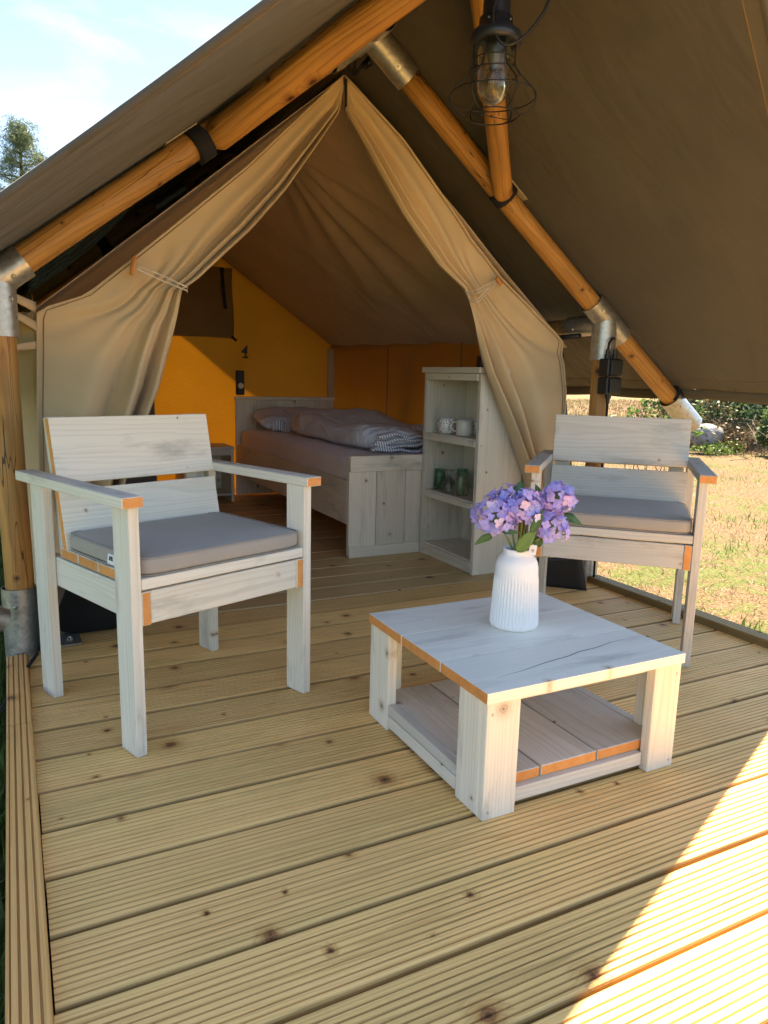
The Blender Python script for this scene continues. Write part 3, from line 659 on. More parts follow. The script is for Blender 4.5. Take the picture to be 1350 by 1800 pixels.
# zip at the peak and the black hanging straps
zp = MB().box((1.2525, 2.872, 2.045), (.009, .006, .115), 'z', .002).build('zip', M_ink, tent)
MB().box((1.253, 2.866, 1.992), (.010, .008, .014), 'z', .002).build('zip_pull', M_screw, zp); MB().tube([(1.255, 2.866, 1.985), (1.257, 2.862, 1.955), (1.25, 2.862, 1.925)], .0014, 6).build('zip_cord', M_screw, zp)
for (xa, za, xb, zb) in ((1.235, 2.105, 1.222, 2.17), (1.265, 2.105, 1.31, 2.16), (1.252, 2.10, 1.262, 2.2)):
    MB().box(((xa+xb)/2, 2.80, (za+zb)/2), (.016, .004, math.hypot(xb-xa, zb-za)+.02), 'z', .001, rot=np.array(Matrix.Rotation(math.atan2(xb-xa, zb-za), 3, 'Y'))).build('hanging_strap', M_strap, tent)
bk = MB().box((1.305, 2.79, 2.135), (.04, .012, .022), 'x', .004, rot=np.array(Matrix.Rotation(R(-40), 3, 'Y'))).build('buckle', M_black, tent)
MB().lathe([(.005, 0), (.005, .003), (.0001, .004)], (1.31, 2.784, 2.14), 8, axis=(0, -1, 0)).build('rivet', M_screw, bk)
# canvas lugs that stretch the tent corner to the left post, and side mesh
for (z0, z1, w_) in ((1.165, 1.20, .022), (1.10, 1.15, .02), (1.04, 1.02, .018)):
    def lf(a, b, z0=z0, z1=z1, w_=w_): return (.10-.10*a, 2.88-.13*a, z0+(z1-z0)*a+(b-.5)*w_*(1+.6*(1-a)))
    MB().grid(8, 3, lf).build('corner_lug', M_tent, tent, smooth=True, solid=.003)
def cornerf(a, b): return (.100-.082*a*(1-.25*b), 2.893+.05*a, 1.15-1.13*b+.01*math.sin(8*b))
MB().grid(8, 30, cornerf).build('corner_flap', M_tent, tent, smooth=True, solid=.003)
# tent-pole tube at the right corner of the tent
MB().tube([(2.44, 2.78, 1.172), (2.44, 2.95, 1.168), (2.44, 3.4, 1.165)], .013, 14).build('corner_tube', M_black, tent, smooth=True)
# loose mud flaps at the post feet
def mudf(a, b): return (.045+.055*b+.05*a*b, 2.555+.16*a, .003+.24*b-.02*a*(1-b)+.015*math.sin(3*a))
MB().grid(10, 14, mudf).build('mud_flap', M_flapgrey, tent, smooth=True, solid=.008)
def mudr(a, b): return (2.345-.17*a-.045*b, 2.50+.17*a, .003+.17*b*(1-.25*a))
MB().grid(10, 10, mudr).build('mud_flap', M_blackrub, tent, smooth=True, solid=.008)
# wiring cover tape beside the left foot
MB().tube([(.03, 2.55, .035), (-.03, 2.42, .0), (-.12, 2.3, -.1)], .006, 8).build('ground_strap', M_strap, tent, smooth=True)

# ================================================================== FURNITURE
def chair(loc, yaw, label, group, M_white=M_white):
    t = thing('garden_armchair', label, 'chair', loc, yaw, group)
    W, LT = .575, .028
    for sx in (0, 1):
        x = LT/2 if sx == 0 else W-LT/2
        for (y0, y1) in ((0, .080), (.485, .565)):
            plank('leg', (x, (y0+y1)/2, .3205), (LT, y1-y0, .641), 'z', [M_white, M_raw], t)
        plank('armrest', ((.004 if sx == 0 else W-.004), .295, .6545), (.054, .625, .027), 'y', [M_white, M_raw], t, ends=1)
        plank('side_rail', ((LT+.0125+.0005 if sx == 0 else W-LT-.0130), .287, .383), (.024, .570, .086), 'y', [M_white, M_raw], t, ends=1)
        a = R(9.5); xb = (.068 if sx == 0 else W-.068)
        plank('back_batten', (xb, .505, .625), (.055, .022, .40), 'z', [M_white, M_raw], t, rot=rotx(-a))
    plank('front_apron', (W/2, .016, .384), (W-2*LT-.052, .024, .084), 'x', [M_white, M_raw], t)
    plank('seat_slat', (W/2, .052, .4455), (W-2*LT-.003, .100, .028), 'x', [M_white, M_raw], t, ends=1)
    plank('seat_slat', (W/2, .165, .4455), (W-2*LT-.003, .112, .028), 'x', [M_white, M_raw], t, ends=1)
    plank('seat_slat', (W/2, .284, .4455), (W-2*LT-.003, .112, .028), 'x', [M_white, M_raw], t, ends=1)
    plank('seat_slat', (W/2, .398, .4455), (W-2*LT-.003, .105, .028), 'x', [M_white, M_raw], t, ends=1)
    a = R(12.0)
    for zc, h in ((.530, .187), (.731, .187)):
        yc = .4245+(zc-.46)*math.tan(a)
        plank('backrest_plank', (W/2, yc, zc), (W-2*.0305, .026, h), 'x', [M_white, M_raw], t, rot=rotx(-a), ends=1)
    for (x, y, z, n_) in ((-.0005, .04, .60, (-1, 0, 0)), (W/2+.0, .003, .40, (0, -1, 0))): pass
    for (x, y) in ((.004, .04), (.004, .525), (W-.004, .04), (W-.004, .525)): screw((x, y, .6682), (0, 0, 1), t, .003)
    screw((W+.0005, .30, .40), (1, 0, 0), t)
    return t
def cushion(loc, yaw, label, group, tagside):
    t = thing('seat_cushion', label, 'cushion', loc, yaw, group)
    def ell(n=40):
        m = MB(); hx, hy, hz = .2565, .212, .0255; rad = .018
        def fn(a, b):
            th = 2*math.pi*a; ph = math.pi*(b-.5)
            cx, sx = math.cos(th), math.sin(th); e = .16
            f = lambda v, p: math.copysign(abs(v)**p, v)
            x = hx*f(cx, e)*f(math.cos(ph), .22); y = hy*f(sx, e)*f(math.cos(ph), .22); z = hz*f(math.sin(ph), .3)
            z += .005*(1-(x/hx)**4)*(1-(y/hy)**4)*(1 if z > 0 else 0)
            return (x, y, z)
        m.grid(97, 33, fn); return m
    c = ell().build('cushion_pad', M_cush, t, smooth=True)
    # piping seam along the lower and upper edge
    for zz in (-.022, .0215):
        P = []
        for k in range(65):
            th = 2*math.pi*k/64; f = lambda v, p: math.copysign(abs(v)**p, v); P.append((.2555*f(math.cos(th), .17), .2115*f(math.sin(th), .17), zz))
        MB().tube(P, .0014, 6, cap=False).build('piping', M_cush, t, smooth=True)
    if tagside:
        x = -.2590
        TYg = -.213+.150; lb = MB().box((x, TYg, -.004), (.0015, .038, .026), 'y', .0004, rot=np.array(Matrix.Rotation(R(8), 3, 'Y'))).build('brand_tag', M_label, t)
        # tent-shaped mark: black block with two white doorway wedges, a tiny line of print under it
        m = MB(); X_ = x-.0016
        def poly(pts, mi=0): m.add([(X_, TYg-p[0], -.004+p[1]) for p in pts], [tuple(range(len(pts)))], mi)
        poly([(-.010, -.003), (-.001, -.003), (-.004, .009), (-.007, .009)]); poly([(.001, -.003), (.010, -.003), (.007, .009), (.004, .009)]); poly([(-.003, .003), (.003, .003), (.0, .010)])
        for i in range(8): poly([(-.0125+i*.0032, -.0085), (-.0102+i*.0032, -.0085), (-.0102+i*.0032, -.0062), (-.0125+i*.0032, -.0062)])
        m.build('tag_mark', M_ink, lb)
    return t
CL = ((.232, 1.784, 0), R(20.24)); CR = ((1.622, 2.046, 0), R(-44.77))
chair(*CL, 'pale whitewashed plank armchair at the left of the deck, by the corner post', 'plank armchairs on the deck')
chair(*CR, 'whitewashed plank armchair with shade put into its greyish colour, behind the coffee table at the right edge of the deck', 'plank armchairs on the deck', M_greyer)
def on(ch, x, y, z):
    (lx, ly, lz), a = ch; return (lx+x*math.cos(a)-y*math.sin(a), ly+x*math.sin(a)+y*math.cos(a), z)
cushion(on(CL, .2875, .213, .4862), CL[1], 'taupe seat cushion with a small white tag, on the left armchair', 'taupe seat cushions', True)
cushion(on(CR, .2875, .213, .4862), CR[1], 'taupe seat cushion on the right armchair behind the flowers', 'taupe seat cushions', False)

# coffee table
TX, TY = .871, 1.197
tb = thing('coffee_table', 'low whitewashed plank coffee table with a lower shelf and orange cut ends', 'table', (TX, TY, 0))
TL, TW = .582, .575
for i in range(3):
    wd = .1910; plank('tabletop_plank', (TL/2-.004, -.008+wd/2+i*(wd+.0032), .2925), (TL+.008, wd, .025), 'x', [M_top, M_raw], tb, ends=1, ch=.0004)
# the split in the front tabletop plank
m = MB(); P = [(.06, .055), (.14, .066), (.22, .083), (.30, .094), (.34, .106), (.40, .110), (.46, .124), (.52, .129)]
for i in range(len(P)-1):
    (x0, y0), (x1, y1) = P[i], P[i+1]; w0 = .0002+.0011*math.sin(math.pi*i/7); w1 = .0002+.0011*math.sin(math.pi*(i+1)/7)
    m.add([(x0, y0-w0, .30535), (x1, y1-w1, .30535), (x1, y1+w1, .30535), (x0, y0+w0, .30535)], [(0, 1, 2, 3)])
m.build('drying_crack', M_ink, tb)
for y in (-.008+.1928, -.008+2*.1928+.0011): plank('batten', (TL/2, y, .274), (TL-.12, .045, .0108), 'x', [M_white, M_raw], tb)  # unseen strips added under the plank gaps to block light from below
for (cx, cy, sx, sy) in ((0, 0, 1, 1), (TL, 0, -1, 1), (0, TW, 1, -1), (TL, TW, -1, -1)):
    # each corner leg is an L of two boards
    plank('leg', (cx+sx*.044, cy+sy*.014, .1395), (.088, .028, .279), 'z', [M_white, M_raw], tb)
    plank('leg', (cx+sx*.0135, cy+sy*(.0285+.042), .1395), (.027, .084, .279), 'z', [M_white, M_raw], tb)
    for z in (.02, .25): screw((cx+sx*.014, cy-sy*.0006, z), (0, -sy, 0), tb, .0035)
for y in (.042, TW-.042): plank('apron', (TL/2, y, .267), (TL-.06, .024, .024), 'x', [M_white, M_raw], tb)
for x in (.042, TL-.042): plank('apron', (x, TW/2, .267), (.024, TW-.11, .022), 'y', [M_white, M_raw], tb)
for k, (xa, xb) in enumerate(((.0285, .179), (.184, .352), (.3565, .5535))):
    m = MB().box(((xa+xb)/2, TW/2, .0625), (xb-xa, TW-.062, .027), 'y', .0018, None, 1)
    if k != 1: m.box((.0145 if k == 0 else TL-.0145, TW/2, .0625), (.0272, TW-.231, .027), 'y')      # the ear between the notches for the legs
    m.build('shelf_plank', [M_greyer, M_raw], tb)  # greyer tone here offsets warm light bounced onto the shelf
for y in (.016, TW-.016):
    plank('shelf_rail', (TL/2, y+(.0135 if y < .1 else -.0135), .0305), (TL-.182, .026, .034), 'x', [M_white, M_raw], tb)
for x in (.014, TL-.014): plank('shelf_rail', (x, TW/2, .0295), (.026, TW-.232, .034), 'y', [M_white, M_raw], tb)

# bed
BX0, BX1, BY0, BY1 = 1.565, 2.39, 3.46, 5.68
bed = thing('single_bed', 'grey plank single bed inside the tent with high headboard', 'bed', (BX0, BY0, 0))
W = BX1-BX0; D = BY1-BY0
for (a, b) in ((0, .161), (.163, .337), (.339, .513), (.515, .689), (.691, W)):
    plank('footboard_plank', ((a+b)/2, .034, .26), (b-a-.001, .026, .51), 'z', [M_grey, M_raw], bed)
plank('footboard_cap', (W/2, .012, .505), (W, .018, .083), 'x', [M_grey, M_raw], bed); plank('footboard_cap', (W/2+.0, .034, .536), (W+.004, .028, .022), 'x', [M_grey, M_raw], bed)
plank('footboard_plinth', (W/2, .014, .029), (W, .014, .058), 'x', [M_grey, M_raw], bed)
for x in (.10, .26, .40): screw((x, .0025, .505), (0, -1, 0), bed, .003)
plank('side_rail', (.014, D/2, .295), (.028, D-.10, .235), 'y', [M_grey, M_raw], bed); plank('side_rail', (W-.014, D/2, .295), (.028, D-.10, .235), 'y', [M_grey, M_raw], bed)
plank('batten', (.040, D/2, .205), (.022, D-.12, .035), 'y', [M_grey, M_raw], bed)
for k in range(14): plank('bed_slat', (W/2, .16+k*.148, .238), (W-.07, .07, .014), 'x', [M_raw, M_raw], bed)
for k in range(5):
    a = W/5*k; plank('headboard_plank', (a+W/10, D-.012, .38), (W/5-.002, .024, .745), 'z', [M_grey, M_raw], bed)
plank('headboard_cap', (W/2, D-.018, .768), (W+.01, .04, .026), 'x', [M_grey, M_raw], bed)
def superbox(name, c, h, mat, fn=None, e=.25, e2=.3, nu=80, nv=34, parent=None, rot=None):
    f = lambda v, p: math.copysign(abs(v)**p, v)
    def g(a, b):
        th = 2*math.pi*a; ph = math.pi*(b-.5); p = np.array([h[0]*f(math.cos(th), e)*f(math.cos(ph), e2), h[1]*f(math.sin(th), e)*f(math.cos(ph), e2), h[2]*f(math.sin(ph), e2)])
        if fn: p = fn(p)
        if rot is not None: p = np.array(rot)@p
        return p+np.array(c)
    return MB().grid(nu, nv, g).build(name, mat, parent, smooth=True)
mt = superbox('mattress', ((BX0+BX1)/2+.005, (BY0+BY1)/2+.0, .46), (W/2-.012, D/2-.055, .078), M_sheet, e=.10, e2=.28, nu=160)
tag(mt, 'mattress in a mauve fitted sheet lying on the grey plank bed', 'mattress')
from mathutils import noise as mn
def nz(p, s=1.): return mn.noise(Vector((p[0]*s, p[1]*s, p[2]*s)))
def pilfn(p):
    p = p.copy(); p[2] += .018*nz(p+3, 7)+.006*nz(p, 22); p[0] += .01*nz(p+9, 8); k = (abs(p[0])/.33)**3; p[2] *= 1-.45*k; return p
pil = superbox('pillow', (1.98, 5.37, .62), (.33, .21, .075), M_duvet, pilfn, .45, .75, 90, 40, rot=Matrix.Rotation(R(-4), 3, 'Z') @ Matrix.Rotation(R(10), 3, 'X'))
tag(pil, 'rumpled grey pillow leaning at the headboard of the bed', 'pillow')
pf = MB()
def pfold(a, b): return (1.70+.14*a, 5.155+.02*a+.012*math.sin(9*a), .545+.075*b+.012*math.sin(6*a)) 
pf.grid(20, 8, lambda a, b: pfold(a, b), gfn=lambda a, b: (a*.14, b*.1, 0)); o = pf.build('striped_opening', M_stripe, pil, smooth=True, solid=.004)
o.matrix_parent_inverse = pil.matrix_world.inverted()
def duvfn(p):
    p = p.copy(); y = p[1]; p[2] += (.030*nz(p, 3.2)+.020*nz(p+5, 7)-.018*abs(nz(np.array([p[0]*1.0+p[1]*.6, p[1]*.5-p[0]*.3, 0]), 9))+.005*nz(p+5, 26))*(1 if p[2] > -.02 else .2)
    p[2] += .045*math.exp(-((y-.28)/.3)**2)*(1 if p[2] > 0 else 0)-.02*smoothstep(.5, .8, y)*(p[2] > 0); p[0] += .012*nz(p+2, 4); return p
duv = thing('duvet', 'folded taupe duvet with white and navy striped underside on the bed', 'duvet', (2.065, 4.32, .60))
superbox('duvet_body', (0, .04, .006), (.315, .70, .072), M_duvet, duvfn, .28, .55, 170, 70, parent=duv)
# striped folded layers at the foot end
for k in range(4):
    z0 = -.047+k*.027; x0 = -.30+.012*k
    def lay(a, b, k=k, z0=z0, x0=x0):
        th = (b-.5)*math.pi; wv = .006*math.sin(11*a+k*2)+.004*math.sin(23*a+k)+.003*nz((a*6, k, 0), 2)
        return (x0+(.60-.02*k)*a, -.665-.035*math.cos(th)-.010*k*(k-3)*-.3+.012*math.sin(5*a+k), z0+wv*(1.2)+.0135*math.sin(th)*(.6+.4*math.sin(math.pi*min(1, a*4))))
    MB().grid(60, 9, lay, gfn=lambda a, b: (a*.6+b*.02, b*.05, 0)).build('folded_layer', M_stripe, duv, smooth=True, solid=.003)

# nightstand
ns = thing('bedside_cabinet', 'small grey open bedside cabinet between back wall and bed', 'cabinet', (1.10, 5.40, 0))
plank('top', (.19, .155, .405), (.385, .33, .022), 'x', [M_grey, M_raw], ns)
for x in (.012, .366): plank('side_panel', (x, .155, .197), (.022, .31, .393), 'z', [M_grey, M_raw], ns)
plank('back_panel', (.19, .30, .2), (.33, .012, .38), 'x', [M_grey, M_raw], ns); plank('shelf', (.19, .15, .055), (.332, .29, .018), 'x', [M_grey, M_raw], ns)
plank('front_rail', (.19, .01, .372), (.332, .014, .042), 'x', [M_grey, M_raw], ns)

# bookcase
BS = (1.985, 2.925)
bs = thing('open_bookcase', 'tall grey open bookcase with three shelves standing beside the right door curtain', 'bookcase', (*BS, 0))
for y in (.014, .522): plank('side_panel', (.140, y, .492), (.268, .026, .984), 'z', [M_grey, M_raw], bs)
plank('top_board', (.136, .268, 1.0), (.292, .545, .028), 'y', [M_grey, M_raw], bs)
plank('front_strip', (.008, .268, .967), (.014, .480, .034), 'y', [M_grey, M_raw], bs)
for z in (.058, .352, .660):
    plank('shelf', (.139, .268, z), (.252, .480, .022), 'y', [M_grey, M_raw], bs); plank('shelf_lip', (.007, .268, z-.012), (.012, .480, .030), 'y', [M_grey, M_raw], bs)
plank('plinth', (.02, .268, .022), (.014, .480, .042), 'y', [M_grey, M_raw], bs)
for k in range(3): plank('back_plank', (.266, .028+.08+k*.1615, .49), (.012, .159, .95), 'z', [M_grey, M_raw], bs)
def mug(x, y, z, mat, label, r=.042, h=.080, ha=0, bulge=.08):
    t = thing('mug', label, 'mug', (x, y, z), ha, 'enamel mugs on the bookcase')
    pr = [(r*.2, 0), (r*.9, 0), (r*(1+bulge*.3), .006), (r*(1+bulge), h*.45), (r*(1+bulge*.4), h*.8), (r, h), (r-.003, h), (r-.004, h*.8), (r-.003, .01), (.001, .008)]
    MB().lathe(pr, n=36).build('cup', mat, t, smooth=True)
    P = [(r*.98, 0, h*.80), (r+.018, 0, h*.84), (r+.032, 0, h*.66), (r+.030, 0, h*.42), (r+.014, 0, h*.26), (r*1.0, 0, h*.22)]
    Q = [np.array(P[0])]
    for i in range(len(P)-1): Q += [np.array(P[i])*(1-t_)+np.array(P[i+1])*t_ for t_ in (.33, .66, 1)]
    MB().tube(Q, .0045, 8).build('handle', mat, t, smooth=True); return t
mug(2.065, 3.335, .672, M_speck, 'white enamel mug with black speckles on the middle shelf', ha=R(100))
mug(2.07, 3.175, .672, M_mug, 'plain cream mug right of the speckled one', ha=R(125), bulge=.02)
mug(2.165, 3.21, .672, M_speck, 'speckled mug half hidden behind the plain cream mug', ha=R(-20))
def tumbler(x, y, z, mat, label, r=.034, h=.11, foot=False):
    t = thing('drinking_glass', label, 'glass', (x, y, z), 0, 'upturned glasses on the bookcase')
    if not foot: pr = [(r, 0), (r*.86, h-.012), (r*.80, h), (.002, h), (.002, h-.008), (r*.76, h-.010), (r-.003, .001), (r, 0)]
    else: pr = [(r, 0), (r*1.12, h*.25), (r*.9, h*.55), (.008, h*.72), (.006, h*.92), (r*.9, h*.98), (r*.9, h), (.001, h)]
    MB().lathe(pr, n=32).build('bowl', mat, t, smooth=True)
    if not foot: MB().lathe([(r*.79, h-.006), (r*.83, h-.003), (r*.79, h+.001)], n=32).build('thick_base', M_greenglass, t, smooth=True)
    else: MB().lathe([(r*.86, h*.97), (r*.93, h*.99), (r*.86, h*1.005)], n=32).build('foot_rim', M_glass, t, smooth=True)
    return t
tumbler(2.06, 3.385, .364, M_greenglass, 'green tinted tumbler upside down, leftmost on the lower shelf')
tumbler(2.15, 3.30, .364, M_greenglass, 'green tinted tumbler upside down behind the stemmed glass', h=.115)
tumbler(2.05, 3.275, .364, M_glass, 'clear footed glass standing upside down in front of the green ones', r=.036, h=.118, foot=True)
tumbler(2.06, 3.17, .364, M_glass, 'clear glass at the right end of the lower shelf', r=.034, h=.11)
sp = MB().box((2.06, 3.02, 1.042), (.05, .05, .055), 'z', .006).build('speaker_box', M_black); tag(sp, 'small black box on top of the bookcase beside the curtain', 'box')

# things on the back wall
wl = thing('wall_lamp', 'black wall lamp with a round glass lens on the back wall above the headboard', 'lamp', (1.621, YB-.03, .885))
MB().box((0, 0, 0), (.066, .032, .190), 'z', .008).build('housing', M_black, wl)
MB().lathe([(.0001, .010), (.014, .008), (.021, .002), (.023, 0)][::-1], (.002, -.017, -.022), 24, axis=(0, -1, 0)).build('lens', M_mug, wl, smooth=True)
hk = thing('wall_hook', 'black hook hanging from a corner of the back wall window cover', 'hook', (1.665, YB-.02, 1.12))
MB().add([(-.035, 0, 0), (.018, 0, -.012), (.02, 0, .06), (-.035, -.006, 0), (.018, -.006, -.012), (.02, -.006, .06)], [(0, 1, 2), (5, 4, 3), (0, 3, 4, 1), (1, 4, 5, 2), (2, 5, 3, 0)]).build('fin', M_black, hk)
MB().tube([(.005, -.003, -.01), (.006, -.003, -.03), (.006, -.003, -.034)], .006, 8).build('stem', M_black, hk); MB().tube([(-.018, -.003, -.037), (.004, -.003, -.040), (.026, -.003, -.036)], .006, 8).build('foot', M_black, hk)

# bag lying behind the left chair
bag = superbox('black_bag', (.235, 2.83, .12), (.165, .10, .12), M_blackin, lambda p: p+np.array([.02*nz(p, 6), .02*nz(p+4, 6), .0]), .7, .7)
tag(bag, 'black fabric bag lying on the deck behind the left armchair', 'bag')

# socket boxes on the right post
pb = thing('socket_boxes', 'two stacked black socket boxes with a cable on the right corner post', 'socket box', (2.47, YF-.078, .985))
for z in (.040, -.042):
    MB().box((0, 0, z), (.085, .062, .078), 'z', .004).build('box_body', M_black, pb); MB().box((.004, -.036, z), (.068, .010, .066), 'z', .004).build('box_lid', M_black, pb)
for x in (-.022, .022): MB().tube([(x, 0, .078), (x, 0, .098), (x, 0, .10), (x, 0, .122)], .011, 12, rr=[.013, .013, .010, .009]).build('cable_gland', M_black, pb)
MB().tube([(0, 0, -.08), (0, 0, -.10), (0, 0, -.102), (0, 0, -.125)], .011, 12, rr=[.014, .014, .010, .008]).build('cable_gland', M_black, pb)
MB().tube([(-.022, 0, .12), (-.02, -.002, .15), (.0, 0, .17), (.03, .02, .172), (.045, .05, .165)], .0055, 8).build('cable', M_strap, pb, smooth=True)
MB().tube([(.0, 0, -.12), (.0, .0, -.3), (-.004, .004, -.6), (0, 0, -.96)], .0055, 8).build('cable', M_strap, pb, smooth=True)
# pole leaning outside
ppole = thing('hooked_pole', 'grey pole with a black hooked grip leaning outside the right tent wall', 'pole', (2.76, 3.2, .75))
d = np.array([.07, 0, -.343]); d /= np.linalg.norm(d)
P = np.array([-.075, 0, .345])
MB().tube([P+d*.13, P+d*.5, P+d*1.23], .0105, 12).build('shaft', M_greytube, ppole, smooth=True)
MB().tube([P+np.array([-.012, 0, -.03]), P+np.array([-.006, 0, .012]), P+np.array([.006, 0, .018]), P+d*.0+np.array([.014, 0, 0]), P+d*.06+np.array([.003, 0, 0]), P+d*.14], .010, 12, rr=[.005, .006, .007, .009, .011, .012]).build('grip', M_black, ppole, smooth=True)

# ---- cage lamp under the ridge
lamp = thing('cage_lamp', 'black industrial cage lamp with clear glass hanging from the ridge pole', 'lamp', (1.25, 1.848, 0))
MB().lathe([(.001, 2.075), (.030, 2.075), (.034, 2.06), (.036, 1.99), (.038, 1.935), (.0385, 1.932), (.045, 1.928), (.047, 1.905), (.055, 1.900), (.067, 1.890), (.072, 1.885), (.072, 1.866), (.066, 1.862), (.054, 1.864), (.050, 1.870), (.001, 1.872)], n=40).build('lamp_body', M_lampbody, lamp, smooth=True)
for an in (-2.6, -1.2): MB().lathe([(.003, 0), (.003, .002), (.0001, .003)], (.046*math.cos(an), .046*math.sin(an), 1.915), 8, axis=(math.cos(an), math.sin(an), 0)).build('rivet', M_screw, lamp)
MB().tube([(0, 0, 2.07), (0, 0, 2.12), (0, .0, 2.165)], .005, 8).build('hanger', M_wire, lamp)
MB().lathe([(.012, 0), (.012, .006), (.006, .008), (.005, .014), (.0001, .015)], (-.012, -.034, 1.985), 12, axis=(-.35, -1, 0)).build('clamp_screw', M_black, lamp, smooth=True)
gp = [(.0455, 1.868), (.0455, 1.765), (.043, 1.745), (.036, 1.728), (.024, 1.716), (.010, 1.711), (.0005, 1.710)]
MB().lathe(gp+[(max(r-.0025, .0004), z+.0025) for r, z in gp[::-1]], n=40).build('glass_dome', M_glass, lamp, smooth=True)
MB().lathe([(.001, 1.865), (.019, 1.865), (.019, 1.825), (.014, 1.82), (.014, 1.80)], n=20).build('bulb_socket', M_mug, lamp, smooth=True)
MB().lathe([(.014, 1.80), (.018, 1.79), (.028, 1.77), (.030, 1.755), (.026, 1.738), (.014, 1.728), (.0005, 1.726)], n=24).build('bulb', M_glass, lamp, smooth=True)
MB().tube([(-.012, 0, 1.79), (-.010, 0, 1.75), (.0, .004, 1.765), (.010, 0, 1.75), (.012, 0, 1.79)], .0012, 6).build('filament', simple('filament_wire', (.6, .35, .12), .3, .8), lamp)
cg = MB(); prof = [(.056, 1.868), (.057, 1.845), (.057, 1.815), (.066, 1.795), (.090, 1.772), (.110, 1.752), (.119, 1.732), (.117, 1.712), (.100, 1.694), (.073, 1.682)]
for k in range(6):
    th = 2*math.pi*k/6+.48; P = []
    for i in range(len(prof)-1):
        for t in (0, .5): r_, z_ = np.array(prof[i])*(1-t)+np.array(prof[i+1])*t; P.append((r_*math.cos(th), r_*math.sin(th), z_))
    P.append((prof[-1][0]*math.cos(th), prof[-1][0]*math.sin(th), prof[-1][1])); cg.tube(P, .0019, 6)
for (r_, z_) in ((.058, 1.822), (.070, 1.790), (.119, 1.732), (.073, 1.682)):
    cg.tube([(r_*math.cos(a), r_*math.sin(a), z_) for a in np.linspace(0, 2*math.pi, 49)], .0019, 6, cap=False)
cg.tube([(-.073, 0, 1.682), (0, 0, 1.680), (.073, 0, 1.682)], .0012, 6)
cg.build('wire_cage', M_wire, lamp, smooth=True)
rr0 = np.array([.89, -.455, 0]); pts = [(760, 20), (700, 60), (655, 200), (665, 350), (700, 450), (760, 515), (830, 530), (920, 500), (1020, 420), (1100, 330), (1180, 220), (1230, 100), (1235, -60), (1180, -260), (1040, -480), (860, -700)]
P = [rr0*((x-715)/6.136*.00158)+np.array([-.03, -.055, 1.872-(y-400)/6.136*.00162]) for x, y in pts]
Q = []
for i in range(len(P)-1): Q += [P[i], (P[i]+P[i+1])/2]
Q.append(P[-1]); MB().tube(Q, .0042, 8).build('cable', M_wire, lamp, smooth=True)

# ---- vase and bouquet
VX, VY, VZ = 1.183, 1.530, .3051
def ribs(th, z): k = smoothstep(.143, .125, z) if False else (1-smoothstep(.125, .150, z))*smoothstep(.003, .012, z); return 1+.055*k*(abs(math.cos(th*21))-.6)
vp = [(.001, .001), (.058, .0005), (.0625, .002), (.0645, .008)]+[(.0645-.0068*(i/20), .008+.132*i/20) for i in range(1, 21)]+[(.0573, .150), (.0566, .165), (.0545, .177), (.0500, .187), (.0435, .195), (.0395, .200), (.0385, .206), (.0388, .214), (.0375, .2155), (.0358, .214), (.0355, .20), (.045, .18), (.052, .15), (.055, .02), (.001, .01)]
vs = MB().lathe(vp, n=378, rf=ribs).build('ribbed_vase', M_ceramic, smooth=True); vs.location = (VX, VY, VZ); tag(vs, 'tall white ribbed vase standing on the coffee table', 'vase')
bq = thing('hydrangea_bouquet', 'violet blue and pink hydrangeas with green leaves in the white vase', 'flowers', (VX, VY, VZ))
def floret_mesh(seed):
    m = MB(); r_ = random.Random(seed)
    for k in range(4):
        a0 = k*math.pi/2+r_.uniform(-.12, .12); L = .0165*r_.uniform(.88, 1.12); wd = L*.46; cup = r_.uniform(-.3, .8); V = []; T = []
        for (s_, w_) in ((0, .10), (.25, .62), (.5, 1.), (.78, .66), (1, .03)):
            for q in (-1, 0, 1):
                x = L*s_; y = wd*w_*q; z = L*(cup*s_*s_*.6-.10*(1-abs(q))*w_)+r_.uniform(-.0005, .0005)+.0012*math.sin(s_*6+q)
                V.append((x*math.cos(a0)-y*math.sin(a0), x*math.sin(a0)+y*math.cos(a0), z)); T.append(1-s_ if q else .6*(1-s_)+.25)
        F = []
        for i in range(4):
            for q in range(2): F.append((i*3+q, i*3+q+1, i*3+q+4, i*3+q+3))
        m.add(V, F, 0, None, T)
    m.lathe([(.0001, .0022), (.0014, .0012), (.0014, 0)], n=6)
    o = m.build('floret', M_petal, smooth=True); me = o.data; bpy.data.objects.remove(o); return me
fmes = [floret_mesh(s_) for s_ in range(5)]
heads = [(-.060, -.010, .298, .056), (.004, -.030, .325, .046), (.096, -.012, .348, .045), (.080, -.028, .276, .044), (.030, .045, .320, .045), (-.03, .03, .335, .040)]
